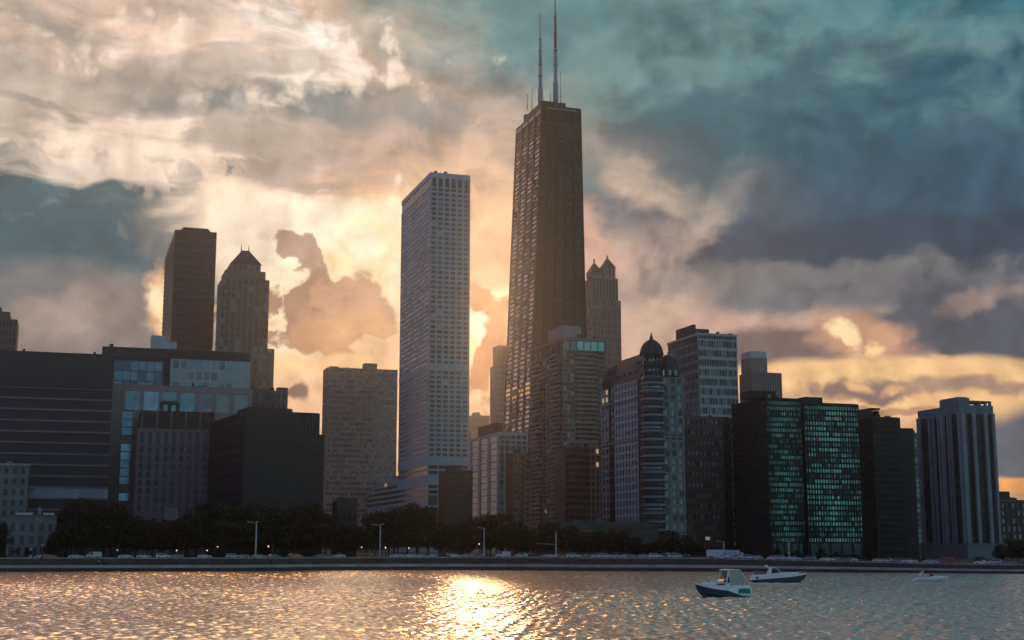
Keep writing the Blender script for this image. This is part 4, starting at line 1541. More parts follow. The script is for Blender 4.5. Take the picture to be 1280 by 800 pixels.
def tree_meshes(seed, shape):
    """tree 1 m tall in units of its height: trunk with limbs, and a crown of leaf clumps"""
    r = random.Random(seed)
    tr = MB()
    top = Vector((r.uniform(-.03, .03), r.uniform(-.03, .03), 0.55))
    tr.tube([(0, 0, -0.02), (0.005, 0, 0.14), (top.x * .6, top.y * .6, 0.32), top], 0.022, 7, 0, 0.008)
    lobes = []
    n = r.randint(9, 13)
    for i in range(n):
        t = 2 * pi * i / n + r.uniform(-.4, .4)
        zc = r.uniform(0.3, 0.86)
        rad = {'round': 0.27, 'wide': 0.36, 'tall': 0.2}[shape] * (1.0 - 0.55 * max(0, (zc - 0.5) / 0.4)) * r.uniform(0.7, 1.1)
        c = Vector((rad * cos(t), rad * sin(t), zc))
        lobes.append((c, r.uniform(0.11, 0.19)))
        st_ = Vector((top.x * .6, top.y * .6, r.uniform(0.2, 0.42)))
        tr.tube([st_, st_.lerp(c, 0.55) + Vector((0, 0, -0.03)), c], 0.009, 5, 0, 0.002)
    lobes.append((Vector((0, 0, 0.86)), 0.14))
    lobes.append((Vector((0, 0, 0.6)), 0.2))
    lobes.append((Vector((0.05, 0.03, 0.36)), 0.19))
    lobes.append((Vector((-0.06, -0.03, 0.3)), 0.17))
    cr = MB()
    for c, R_ in lobes:
        k = int(150 * (R_ / 0.15) ** 2)
        for _ in range(k):
            d = Vector((r.gauss(0, 1), r.gauss(0, 1), r.gauss(0, 1))).normalized()
            p = c + Vector((d.x, d.y, d.z * 0.8)) * (R_ * r.random() ** 0.35 * r.uniform(0.85, 1.12))
            s = r.uniform(0.013, 0.026)
            a = Vector((r.gauss(0, 1), r.gauss(0, 1), r.gauss(0, .6))).normalized()
            b_ = a.cross(d if abs(a.dot(d)) < 0.9 else Vector((0, 0, 1))).normalized()
            cr.quad([p - a * s - b_ * s * .6, p + a * s - b_ * s * .5, p + a * s * .7 + b_ * s * .7, p - a * s * .8 + b_ * s * .6])
    return tr.mesh('trunk', 'bark'), cr.mesh('crown', 'leaves_dark' if seed % 2 else 'leaves_olive')


TREES = [tree_meshes(i, ('round', 'wide', 'round', 'tall', 'wide', 'round')[i]) for i in range(6)]
TOPS = [(-60, 640), (0, 650), (14, 648), (20, 676), (69, 676), (74, 642), (100, 624), (150, 628), (168, 640), (198, 652), (216, 652), (236, 640), (270, 628), (330, 632), (402, 630),
        (414, 652), (446, 660), (455, 645), (480, 637), (510, 630), (540, 636), (556, 648), (575, 656), (590, 650), (606, 641), (625, 638), (640, 646), (655, 660), (690, 654), (730, 662), (770, 657),
        (800, 668), (814, 682), (820, 668), (840, 660), (860, 670), (885, 684), (940, 688), (1000, 684), (1070, 690), (1150, 693), (1236, 693), (1246, 682), (1262, 672), (1300, 664), (1400, 660)]


def interp(tab, x):
    for (x0, y0), (x1, y1) in zip(tab, tab[1:]):
        if x0 <= x <= x1:
            return y0 + (y1 - y0) * (x - x0) / (x1 - x0)
    return tab[-1][1]


TREE_PLACES = [(20, 'beside the pale mansion', 'at the foot of the pale apartment block'),
               (168, '', 'before the long banded block and the framed hall'),
               (262, '', 'before the ribbed limestone hall'), (412, '', 'before the near-black cube block'),
               (448, '', 'around the low brick house'), (562, '', 'before the marble tower podium'),
               (662, '', 'before the white framed office and red balcony block'), (812, '', 'before the low dark garage'),
               (905, '', 'before the domed apartment house and small-windowed hotel'), (1148, '', 'before the black steel and stepped towers'),
               (1235, '', 'before the striped tower'), (1e9, '', 'before the grey stone block past the striped tower')]
random.seed(77)
px = -50.0
k = 0
while px < 1390:
    for row in (0, 1):
        if 20 < px < 68 and row == 1:
            continue
        q = px + random.uniform(-5, 5) + row * 6
        D = 478 + row * random.uniform(10, 26)
        if 690 < q < 820 or q > 870:
            D = 470 + row * 14
        x = at(q, 690, D).x
        D = max(D, shore_y(x) + 50)
        ty = interp(TOPS, q) + random.uniform(-1, 7) + (4 if row == 0 else 0)
        P = at(q, ty, D)
        zb = road_z(P.x) * 0.98
        hgt = (P.z - zb) * 1.1
        if hgt < 2.0:
            continue
        tm, cm = TREES[random.randrange(6)]
        pl = next(t for t in TREE_PLACES if q < t[0])[2]
        root = thing('tree', 'dark leafy park tree ' + pl, 'tree', (P.x, D, zb), random.uniform(0, 6.28), 'trees ' + pl)
        root.scale = (hgt, hgt, hgt)
        if hgt < 10:
            root.scale = (hgt * 1.3, hgt * 1.3, hgt)
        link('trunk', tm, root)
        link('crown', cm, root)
        k += 1
    px += random.uniform(13, 18) if px < 860 else random.uniform(15, 22)

# ------------------------------------------------------------------ cars on the shore road
CAR_PAINT = {'white': (0.72, 0.7, 0.66), 'cream': (0.66, 0.6, 0.48), 'silver': (0.5, 0.52, 0.54), 'grey': (0.2, 0.21, 0.22), 'black': (0.02, 0.02, 0.024),
             'orange': (0.6, 0.2, 0.05), 'red': (0.4, 0.04, 0.035), 'tan': (0.5, 0.36, 0.25), 'blue': (0.05, 0.1, 0.22), 'green': (0.5, 0.58, 0.42)}
for k_, v_ in CAR_PAINT.items():
    m, g, bs = new_mat('paint_' + k_)
    bs.inputs['Base Color'].default_value = (*v_, 1)
    bs.inputs['Roughness'].default_value = 0.35
    bs.inputs['Coat Weight'].default_value = 0.6
    bs.inputs['Coat Roughness'].default_value = 0.1
glass('car_glass', (0.03, 0.035, 0.04), 0.2, 0.08, 0.0)
solid('tyre_rubber', (0.015, 0.015, 0.016), 0.9, streak=False)
solid('rim_metal', (0.4, 0.4, 0.4), 0.4, 0.6, streak=False)
lamp_mat('tail_red', (1.0, 0.08, 0.03), 0.25)

PROFILES = {   # (x, z) outline of the body's side, nose at +x
    'sedan': ([(-2.25, 0.35), (-2.3, 0.75), (-2.2, 0.95), (-1.6, 1.0), (-0.95, 1.4), (0.25, 1.42), (1.05, 1.0), (2.0, 0.85), (2.28, 0.65), (2.28, 0.35)],
              [(-1.38, 1.02), (-0.9, 1.34), (0.2, 1.36), (0.85, 1.02)]),
    'wagon': ([(-2.3, 0.38), (-2.34, 0.9), (-2.2, 1.2), (-1.95, 1.66), (0.3, 1.68), (1.1, 1.12), (2.1, 0.98), (2.34, 0.75), (2.34, 0.38)],
              [(-2.0, 1.16), (-1.82, 1.56), (0.22, 1.58), (0.85, 1.14)]),
    'van': ([(-2.5, 0.4), (-2.52, 1.2), (-2.45, 2.1), (0.9, 2.15), (1.7, 1.3), (2.4, 1.1), (2.5, 0.8), (2.5, 0.4)],
            [(0.1, 1.3), (0.1, 1.95), (0.78, 2.0), (1.4, 1.3)]),
    'truck': ([(-4.2, 0.6), (-4.2, 3.0), (1.7, 3.0), (1.7, 1.0), (1.9, 1.0), (1.9, 2.2), (2.8, 2.2), (3.3, 1.4), (3.4, 0.6)],
              [(2.05, 1.4), (2.05, 2.0), (2.75, 2.0), (3.1, 1.4)]),
}


def extrude_side(mb, prof, y0, y1, inset=0.0, mi=0):
    """side outline (x, z) closed across the width, upper corners drawn in"""
    n = len(prof)
    zt = max(z for _, z in prof)
    zb = min(z for _, z in prof)

    def pt(i, y):
        x, z = prof[i]
        k = max(0.0, (z - 0.95) / max(0.1, zt - 0.95)) if zt > 0.96 else 0
        return (x, y - math.copysign(inset * k, y), z)
    mb.quad([pt(i, y0) for i in range(n)], mi)
    mb.quad([pt(i, y1) for i in reversed(range(n))], mi)
    for i in range(n):
        j = (i + 1) % n
        mb.quad([pt(i, y0), pt(i, y1), pt(j, y1), pt(j, y0)], mi)


CAR_CACHE = {}


def car_meshes(kind, paint):
    if (kind, paint) in CAR_CACHE:
        return CAR_CACHE[(kind, paint)]
    body, win = PROFILES[kind]
    wd = 0.9 if kind != 'truck' else 1.2
    ins = 0.16 if kind in ('sedan', 'wagon') else 0.05
    b_ = MB()
    extrude_side(b_, body, -wd, wd, ins)
    parts = [('body', b_.mesh('body', 'paint_' + paint), (0, 0, 0))]
    g_ = MB()
    extrude_side(g_, win, -wd - 0.015, wd + 0.015, ins * 0.92)
    parts.append(('side_window', g_.mesh('side_window', 'car_glass'), (0, 0, 0)))
    if kind in ('sedan', 'wagon', 'van'):
        (x0, z0), (x1, z1) = {'sedan': ((0.32, 1.38), (1.0, 1.03)), 'wagon': ((0.37, 1.63), (1.03, 1.17)), 'van': ((0.97, 2.07), (1.66, 1.35))}[kind]
        w_ = MB()
        nx, nz = (z0 - z1), (x1 - x0)
        l_ = math.hypot(nx, nz)
        ox, oz = 0.012 * nx / l_, 0.012 * nz / l_
        yw = wd - ins - 0.08
        w_.quad([(x0 + ox, -yw, z0 + oz), (x0 + ox, yw, z0 + oz), (x1 + ox, yw + 0.1, z1 + oz), (x1 + ox, -yw - 0.1, z1 + oz)])
        parts.append(('windscreen', w_.mesh('windscreen', 'car_glass'), (0, 0, 0)))
    r = 0.33 if kind != 'truck' else 0.48
    t_ = MB()
    t_.tube([(0, -0.11, 0), (0, 0.11, 0)], r, 14)
    tm = t_.mesh('wheel', 'tyre_rubber')
    h_ = MB()
    h_.tube([(0, -0.13, 0), (0, 0.13, 0)], r * 0.6, 10)
    hm = h_.mesh('rim', 'rim_metal')
    xb, xf = (-1.35, 1.4) if kind != 'truck' else (-2.8, 2.3)
    for x in (xb, xf):
        for y in (-wd + 0.1, wd - 0.1):
            parts.append(('wheel', tm, (x, y, r)))
    xe = body[-1][0]
    for nm, mt, x, z in (('headlight', 'pale_blind', xe - 0.03, 0.68), ('tail_light', 'tail_red', -xe + 0.02, 0.8)):
        l_ = MB()
        l_.box(-0.07, 0.07, -0.16, 0.16, -0.07, 0.07)
        lm = l_.mesh(nm, mt)
        for y in (-wd + 0.25, wd - 0.25):
            parts.append((nm, lm, (x if nm == 'headlight' else body[0][0] - 0.0, y, z + (0.2 if kind == 'truck' else 0))))
    CAR_CACHE[(kind, paint)] = (parts, hm)
    return CAR_CACHE[(kind, paint)]


LAND = [(38, 'pale mansion'), (140, 'dark banded block'), (262, 'ribbed limestone hall'), (410, 'near-black cube block'), (450, 'low brick house'), (556, 'marble tower'),
        (592, 'dark brick block'), (662, 'white framed office'), (750, 'balcony tower'), (853, 'domed apartment house'), (914, 'small-windowed hotel'),
        (1000, 'first teal-lit steel tower'), (1070, 'second teal-lit steel tower'), (1146, 'black stepped block'), (1245, 'striped tower'), (2000, 'grey stone corner block')]
LAND[0] = (74, 'pale mansion')
CARS = [(53, 'white', 'sedan', -1), (62, 'orange', 'sedan', 1), (95, 'cream', 'sedan', 1), (118, 'cream', 'van', -1), (157, 'white', 'sedan', 1), (180, 'cream', 'sedan', 1),
        (205, 'white', 'wagon', 1), (220, 'tan', 'sedan', -1), (256, 'white', 'sedan', 1), (292, 'silver', 'wagon', 1), (303, 'tan', 'sedan', -1), (325, 'tan', 'sedan', 1),
        (344, 'grey', 'sedan', 1), (371, 'orange', 'wagon', 1), (402, 'grey', 'sedan', -1), (424, 'silver', 'sedan', -1), (495, 'white', 'sedan', -1), (512, 'white', 'sedan', -1), (524, 'silver', 'sedan', 1),
        (543, 'white', 'sedan', -1), (555, 'black', 'sedan', 1), (566, 'white', 'wagon', 1), (583, 'tan', 'wagon', -1), (599, 'tan', 'sedan', -1), (629, 'white', 'van', -1), (651, 'green', 'wagon', -1),
        (681, 'grey', 'sedan', 1), (687, 'white', 'sedan', 1), (693, 'orange', 'sedan', -1), (704, 'orange', 'sedan', 1), (717, 'white', 'wagon', 1), (729, 'tan', 'sedan', -1), (740, 'grey', 'sedan', 1),
        (748, 'cream', 'sedan', 1), (757, 'silver', 'wagon', 1), (767, 'silver', 'sedan', -1), (784, 'white', 'sedan', 1), (791, 'grey', 'sedan', 1), (802, 'silver', 'sedan', -1), (820, 'white', 'wagon', 1),
        (830, 'grey', 'sedan', -1), (844, 'silver', 'wagon', 1), (898, 'white', 'truck', 1), (916, 'silver', 'truck', 1), (903, 'white', 'sedan', -1), (919, 'silver', 'sedan', -1), (936, 'silver', 'wagon', 1), (943, 'white', 'sedan', -1),
        (968, 'white', 'sedan', 1), (977, 'silver', 'wagon', 1), (993, 'white', 'sedan', 1), (1010, 'grey', 'wagon', -1), (1035, 'white', 'sedan', 1), (1044, 'silver', 'sedan', -1), (1055, 'grey', 'sedan', 1), (1062, 'white', 'sedan', -1),
        (1102, 'silver', 'sedan', 1), (1110, 'silver', 'sedan', -1), (1128, 'grey', 'wagon', 1), (1140, 'white', 'sedan', 1), (1167, 'silver', 'sedan', 1), (1176, 'silver', 'sedan', -1), (1186, 'red', 'van', -1), (1232, 'white', 'sedan', 1),
        (1247, 'silver', 'wagon', -1), (1266, 'grey', 'sedan', 1)]
ORD = ['first', 'second', 'third', 'fourth', 'fifth', 'sixth', 'seventh', 'eighth', 'ninth', 'tenth', 'eleventh', 'twelfth']
count_at = {}
random.seed(9)
for px_, paint, kind, dirn in sorted(CARS):
    land = next(t for lim, t in LAND if px_ < lim)
    count_at[land] = count_at.get(land, 0) + 1
    lane = 20.5 if dirn > 0 else 24.5
    if kind == 'truck':
        lane = 42.0
    if px_ == 62:
        lane = 19.3
    x = at(px_, 697, 440).x
    yc = shore_y(x) + lane + random.uniform(-.5, .5)
    x = at(px_, 697, yc).x
    yc = shore_y(x) + lane
    slope = atan2(shore_y(x + 4) - shore_y(x - 4), 8)
    word = {'wagon': 'estate car', 'truck': 'box truck'}.get(kind, kind)
    root = thing({'sedan': 'car', 'wagon': 'car', 'van': 'van', 'truck': 'truck'}[kind],
                 f'{paint} {word} on shore road, {ORD[count_at[land] - 1]} vehicle from left below the {land}',
                 {'truck': 'truck', 'van': 'van'}.get(kind, 'car'), (x, yc, road_z(x) - 0.05), slope + (0 if dirn > 0 else pi), 'vehicles on the lakeshore road')
    ps, hub = car_meshes(kind, paint)
    for nm, me, off in ps:
        o = link(nm, me, root)
        o.location = off
        if nm == 'wheel':
            link('rim', hub, o)

# ------------------------------------------------------------------ lamps
lamp_mat('lamp_glow', (1.0, 0.86, 0.68), 1.3)
lamp_mat('lamp_glow_peach', (1.0, 0.55, 0.32), 1.2)
lamp_mat('lamp_glow_blue', (0.12, 0.3, 1.0), 1.2)


def on_bank(px, off):
    x = at(px, 698, 445).x
    y = shore_y(x) + off
    x = at(px, 698, y).x
    return x, shore_y(x) + off


TALL = [(52, 650, 0.6, 'faint thin lamp post before the pale mansion', 'one'), (320, 653, 1.3, 'tall lamp post with uneven twin arms before the near-black cube', 'two'),
        (475, 656, 1.2, 'tall twin-armed lamp post before the marble tower podium', 'two'), (605, 660, 1.0, 'tall lamp post with short arm before the white framed office', 'one'),
        (695, 665, 0.9, 'tall post carrying a long level signal arm before the balcony tower', 'signal'), (905, 677, 0.7, 'thin lamp post before the small-windowed hotel', 'one'),
        (987, 676, 0.8, 'thin lamp post before the first teal-lit steel tower', 'one')]
for px_, pt_, k_, lab, arm in TALL:
    x, y = on_bank(px_, 16.2)
    z0 = road_z(x) * 0.97
    P = at(px_, pt_, y)
    hgt = P.z - z0
    root = thing('street_lamp', lab, 'street lamp', (x, y, z0), 0, 'tall street lamps on the shore road')
    mb = MB()
    mb.lathe(0, 0, [(0.32, 0), (0.3, 0.9), (0.2, 1.0), (0.19 * k_ + 0.03, hgt * 0.4), (0.1 + 0.05 * k_, hgt)], 10)
    mb.build('post', 'pale_metal' if px_ != 52 else 'dark_panel', root)
    mb = MB()
    mb.lathe(0, 0, [(0.4, hgt * 0.33), (0.4, hgt * 0.33 + 0.5)], 10)
    mb.build('collar', 'pale_metal', root)
    arms = {'two': ((-2.6, 0.3), (0.3, 0.6)) if px_ == 320 else ((-2.4, 0.2), (0.9, 0.5)), 'one': ((-1.8, 0.2),), 'signal': ((-7.0, 0.0),)}[arm]
    for dx, up in arms:
        zt_ = hgt if arm != 'signal' else hgt * 0.56
        mb = MB()
        mb.tube([(0, 0, zt_ - 0.3), (dx * 0.5, 0, zt_ - 0.1 + up * 0.5), (dx, 0, zt_ + up * 0.3)], 0.09, 6)
        ao = mb.build('arm', 'pale_metal', root)
        mb = MB()
        if arm == 'signal':
            mb.box(dx + 1.8, dx + 2.2, -0.2, 0.2, zt_ - 0.4, zt_ + 0.75)
            mb.build('signal_head', 'black_metal', ao)
        else:
            s_ = -1 if dx < 0 else 1
            mb.box(dx - 0.45, dx + 0.35, -0.18, 0.18, zt_ + up * 0.3 - 0.02, zt_ + up * 0.3 + 0.22)
            mb.build('lamp_head', 'pale_metal', ao)

SMALL = [(147, 687.5, 'lamp_glow_blue', 'short post with a small blue light among the trees'), (221, 688, 'lamp_glow_peach', 'short post with dim peach light, first before the ribbed hall'),
         (259, 688, 'lamp_glow_peach', 'short post with dim peach light, at the right corner of the ribbed hall'), (272, 683.5, 'lamp_glow_peach', 'short peach light left of the tall uneven-armed post'),
         (339, 683, 'lamp_glow', 'lit globe lamp just right of the tall uneven-armed post'), (452, 684, 'lamp_glow', 'lit globe lamp left of the tall twin-armed post'),
         (482, 684.5, 'lamp_glow', 'lit globe lamp right beside the tall twin-armed post'), (511, 685, 'lamp_glow', 'lit globe lamp before the marble tower podium'),
         (558, 683, None, 'unlit short post before the dark brick block'), (599, 680, 'lamp_glow', 'lit globe lamp just left of the short-armed post'),
         (634, 684, None, 'unlit short post below the red balcony block'), (664, 688, None, 'unlit short post left of the signal arm post')]
for px_, pt_, mt, lab in SMALL:
    x, y = on_bank(px_, 47.5)
    z0 = road_z(x) * 0.975
    P = at(px_, pt_, y)
    hgt = max(2.4, P.z - z0)
    root = thing('park_lamp', lab, 'lamp post', (x, y, z0), 0, 'short lamp posts along the park edge')
    mb = MB()
    mb.lathe(0, 0, [(0.16, 0), (0.14, 0.5), (0.07, 0.6), (0.06, hgt - 0.25)], 8)
    mb.build('post', 'black_metal' if mt else 'pale_metal', root)
    mb = MB()
    r_ = 0.24
    mb.lathe(0, 0, [(0.08, hgt - 0.28)] + [(r_ * sin(a_ * pi / 8), hgt - r_ * cos(a_ * pi / 8)) for a_ in range(1, 8)] + [(0.02, hgt + r_)], 12)
    mb.build('globe', mt or 'pale_metal', root)

# ------------------------------------------------------------------ people on the promenade
for nm, rgb in (('skin', (0.42, 0.25, 0.17)), ('cloth_blue', (0.03, 0.1, 0.3)), ('cloth_navy', (0.02, 0.025, 0.05)), ('cloth_black', (0.014, 0.014, 0.016)), ('cloth_pale', (0.55, 0.52, 0.46)),
                ('cloth_grey', (0.15, 0.15, 0.16)), ('hair_dark', (0.02, 0.015, 0.012))):
    solid(nm, rgb, 0.85, streak=False, var=0.08)


def person_mesh(pose, top, legs):
    """one continuous body grown over a jointed skeleton"""
    hip, st_ = 0.92, {'stand': 0.0, 'walk': 0.28, 'sit': 0.0}[pose]
    V = [(0, 0, hip), (0, 0, 1.12), (0, 0, 1.36), (0, 0, 1.5), (0.015, 0, 1.57), (0.02, 0, 1.68), (0.01, 0, 1.78)]
    Rd = [(.15, .12), (.14, .11), (.17, .115), (.06, .06), (.075, .07), (.085, .1), (.05, .06)]
    E = [(0, 1), (1, 2), (2, 3), (3, 4), (4, 5), (5, 6)]
    for s in (-1, 1):
        n = len(V)
        f = s * st_
        if pose == 'sit':
            V += [(0.04, s * .09, hip - .05), (0.42, s * .1, hip - .04), (0.44, s * .1, hip - .46), (0.58, s * .1, hip - .48)]
        else:
            V += [(0, s * .09, hip - .08), (f * .55 + .04, s * .095, .5), (f, s * .1, .09), (f + .17, s * .11, .045)]
        Rd += [(.095, .1), (.065, .065), (.045, .045), (.045, .035)]
        E += [(0, n), (n, n + 1), (n + 1, n + 2), (n + 2, n + 3)]
        n = len(V)
        V += [(0, s * .2, 1.42), (-f * .3, s * .25, 1.14), (-f * .6 + .12, s * .24, .92), (-f * .6 + .16, s * .24, .84)]
        Rd += [(.06, .06), (.045, .045), (.035, .035), (.04, .025)]
        E += [(2, n), (n, n + 1), (n + 1, n + 2), (n + 2, n + 3)]
    me = bpy.data.meshes.new('body')
    me.from_pydata(V, E, [])
    ob = bpy.data.objects.new('body', me)
    COL.objects.link(ob)
    sk = ob.modifiers.new('skin', 'SKIN')
    for i, r in enumerate(Rd):
        me.skin_vertices[0].data[i].radius = r
    me.skin_vertices[0].data[0].use_root = True
    ss = ob.modifiers.new('sub', 'SUBSURF')
    ss.levels = ss.render_levels = 1
    dg = bpy.context.evaluated_depsgraph_get()
    out = bpy.data.meshes.new_from_object(ob.evaluated_get(dg))
    bpy.data.objects.remove(ob)
    out.name = 'person'
    out.materials.clear()
    for m_ in (top, legs, 'skin', 'hair_dark'):
        out.materials.append(MATS[m_])
    for p in out.polygons:
        z = p.center.z
        p.material_index = 3 if z > 1.74 or (z > 1.6 and p.center.x < -0.02) else 2 if z > 1.52 or (abs(p.center.y) > .19 and z < .93) else 0 if z > hip - .02 else 1
        p.use_smooth = True
    return out


PEOPLE = [(200, 10.0, 'cloth_blue', 'cloth_navy', 'walk', 'person in blue walking on the lakefront walk'), (222, 9.0, 'cloth_black', 'cloth_black', 'stand', 'person in black standing right of the walker in blue'),
          (188, 9.5, 'cloth_black', 'cloth_grey', 'walk', 'person in black top walking left of the walker in blue'), (253, 9.0, 'cloth_grey', 'cloth_navy', 'walk', 'person in grey walking before the near-black cube'),
          (229, 15.2, 'cloth_pale', 'cloth_grey', 'stand', 'person in pale top above the wall before the ribbed hall'), (71, 8.5, 'cloth_navy', 'cloth_black', 'stand', 'person in dark clothes before the pale mansion'),
          (340, 9.0, 'cloth_black', 'cloth_navy', 'walk', 'person in black walking below the first lit globe lamp'), (355, 8.0, 'cloth_navy', 'cloth_grey', 'stand', 'person in navy standing between walkers below the cube'),
          (366, 9.0, 'cloth_grey', 'cloth_black', 'walk', 'person in grey walking below the orange car'), (456, 15.0, 'cloth_navy', 'cloth_navy', 'stand', 'person in navy above the wall left of the twin-armed lamp'),
          (466, 15.0, 'cloth_pale', 'cloth_grey', 'stand', 'person in pale top above the wall by the twin-armed lamp'), (486, 9.5, 'cloth_black', 'cloth_grey', 'walk', 'person in black walking right of the twin-armed lamp'),
          (523, 9.0, 'cloth_navy', 'cloth_black', 'stand', 'person in navy on the walk below the marble tower'), (543, 15.2, 'cloth_pale', 'cloth_navy', 'stand', 'person in pale top above the wall below the marble tower'),
          (634, 9.0, 'cloth_black', 'cloth_navy', 'walk', 'person in black walking below the red balcony block'), (719, 15.2, 'cloth_pale', 'cloth_grey', 'stand', 'person in pale top above the wall below the balcony tower'),
          (770, 7.8, 'cloth_black', 'cloth_black', 'walk', 'person in black on the walk below the domed house'), (819, 15.2, 'cloth_pale', 'cloth_black', 'stand', 'person in pale top below the turret of the domed house'),
          (861, 15.2, 'cloth_pale', 'cloth_grey', 'walk', 'person in pale top walking above the wall below the hotel'), (951, 15.2, 'cloth_grey', 'cloth_black', 'walk', 'person in grey above the wall behind the radar-arch boat')]
pm_cache = {}
for px_, off, top, legs, pose, lab in PEOPLE:
    x, y = on_bank(px_, off)
    z = (road_z(x) * (0.503 if off > 6.3 else 0.29)) if off < 14 else road_z(x) * 0.972
    key = (pose, top, legs)
    if key not in pm_cache:
        pm_cache[key] = person_mesh(*key)
    o = link('person', pm_cache[key])
    o.location = (x, y, z)
    o.rotation_euler = (0, 0, random.choice([0, pi]) + random.uniform(-.5, .5))
    tag(o, lab, 'person', 'people along the lakefront')

# small open service cart on the promenade
x, y = on_bank(126, 9.5)
off = 9.5
root = thing('service_cart', 'small dark open service cart with pale roof on the lakefront walk', 'cart', (x, y, road_z(x) * 0.505), 0.1)
mb = MB()
extrude_side(mb, [(-1.5, 0.35), (-1.5, 0.95), (-0.3, 0.95), (-0.2, 0.6), (0.7, 0.6), (0.9, 1.05), (1.5, 0.9), (1.55, 0.35)], -0.65, 0.65)
mb.build('body', 'charcoal', root)
mb = MB()
mb.box(-0.95, 0.9, -0.68, 0.68, 1.95, 2.03)
mb.build('canopy', 'white_concrete', root)
for xx, yy in ((-0.85, -0.6), (-0.85, 0.6), (0.75, -0.6), (0.75, 0.6)):
    mb = MB()
    mb.tube([(xx, yy, 0.9), (xx * 0.95, yy, 1.96)], 0.03, 6)
    mb.build('canopy_post', 'black_metal', root)
mb = MB()
mb.box(-0.75, -0.25, -0.58, 0.58, 0.95, 1.1)
mb.box(-0.85, -0.72, -0.58, 0.58, 1.05, 1.5)
mb.build('seat', 'pale_blind', root)
for xx in (-1.0, 1.0):
    for yy in (-0.6, 0.6):
        mb = MB()
        mb.tube([(xx, yy - 0.09, 0.26), (xx, yy + 0.09, 0.26)], 0.26, 12)
        mb.build('wheel', 'tyre_rubber', root)

# ------------------------------------------------------------------ motor boats
for nm, rgb, ro in (('gelcoat_white', (0.84, 0.83, 0.8), 0.25), ('gelcoat_navy', (0.012, 0.018, 0.045), 0.25), ('gelcoat_slate', (0.02, 0.035, 0.05), 0.3), ('canvas_beige', (0.42, 0.38, 0.33), 0.9), ('canvas_grey', (0.16, 0.16, 0.17), 0.9),
                    ('teal_cover', (0.012, 0.2, 0.15), 0.6), ('vinyl_cream', (0.6, 0.52, 0.3), 0.6), ('teak', (0.38, 0.2, 0.1), 0.6), ('clear_curtain', (0.2, 0.2, 0.2), 0.2), ('gelcoat_grey', (0.5, 0.5, 0.5), 0.3)):
    m, g, bs = new_mat(nm)
    tc_ = g.n('ShaderNodeTexCoord').outputs['Object']
    v_ = g.ramp(g.noise(tc_, 1.6, 4, 0.6, dims='3D'), 0.3, 0.7, 0.9, 1.08, False)
    g.put(bs.inputs['Base Color'], g.mix(1.0, rgb, g.vscale((1, 1, 1), v_), 'MULTIPLY'))
    bs.inputs['Roughness'].default_value = ro
solid('steel_rail', (0.6, 0.6, 0.6), 0.25, 0.8, streak=False)


def hull_sections(L, B, bow_h, stern_h, draft, n=22):
    """stations from stern (x=0) to bow (x=L): (x, half beam at deck, half beam at chine, z deck, z chine, z keel)"""
    out = []
    for i in range(n):
        t = i / (n - 1)
        fine = max(0.0, (t - 0.45) / 0.55)
        hb = B / 2 * (0.93 + 0.07 * min(1, t / 0.3)) * (1 - fine ** 2.3)
        hc = hb * (0.9 - 0.35 * fine)
        zd = stern_h + (bow_h - stern_h) * t ** 1.6
        zc = 0.12 + 0.75 * bow_h * fine ** 2.6
        zk = -draft + (draft + zc + 0.02) * fine ** 4
        out.append((t * L + (0.35 * fine ** 3), max(hb, 0.02), max(hc, 0.012), zd, zc, zk))
    return out


def boat_hull(root, L, B, bow_h, stern_h, draft, low, high, split=0.55, swoop=0.0):
    S = hull_sections(L, B, bow_h, stern_h, draft)
    lo, hi, dk = MB(), MB(), MB()

    def ring(s, i):
        x, hb, hc, zd, zc, zk = s
        t = i / (len(S) - 1)
        k = split - swoop * max(0.0, 1 - t / 0.5)
        k = min(0.97, max(0.04, k))
        zm, hm = zc + (zd - zc) * k, hc + (hb - hc) * k
        return x, hb, hc, zd, zc, zk, zm, hm
    R_ = [ring(s, i) for i, s in enumerate(S)]
    for a, b_ in zip(R_, R_[1:]):
        for s in (-1, 1):
            lo.quad([(a[0], 0, a[5]), (b_[0], 0, b_[5]), (b_[0], s * b_[2], b_[4]), (a[0], s * a[2], a[4])], smooth=True)
            lo.quad([(a[0], s * a[2], a[4]), (b_[0], s * b_[2], b_[4]), (b_[0], s * b_[7], b_[6]), (a[0], s * a[7], a[6])], smooth=True)
            hi.quad([(a[0], s * (a[7] + .015), a[6]), (b_[0], s * (b_[7] + .015), b_[6]), (b_[0], s * b_[1], b_[3]), (a[0], s * a[1], a[3])], smooth=True)
        dk.quad([(a[0], -a[1], a[3] - .03), (b_[0], -b_[1], b_[3] - .03), (b_[0], b_[1], b_[3] - .03), (a[0], a[1], a[3] - .03)])
    a = R_[0]
    lo.quad([(0, -a[7], a[6]), (0, a[7], a[6]), (0, a[2], a[4]), (0, 0, a[5]), (0, -a[2], a[4])])
    hi.quad([(-0.01, -a[1], a[3]), (-0.01, a[1], a[3]), (-0.01, a[7], a[6]), (-0.01, -a[7], a[6])])
    h = lo.build('hull', low, root)
    hi.build('topside', high, h)
    dk.build('deck', 'gelcoat_white', root)
    rub = MB()
    for s in (-1, 1):
        rub.tube([(q[0], s * (q[1] + .02), q[3]) for q in R_], 0.05, 5)
    rub.build('rub_rail', 'gelcoat_white', h)
    return R_


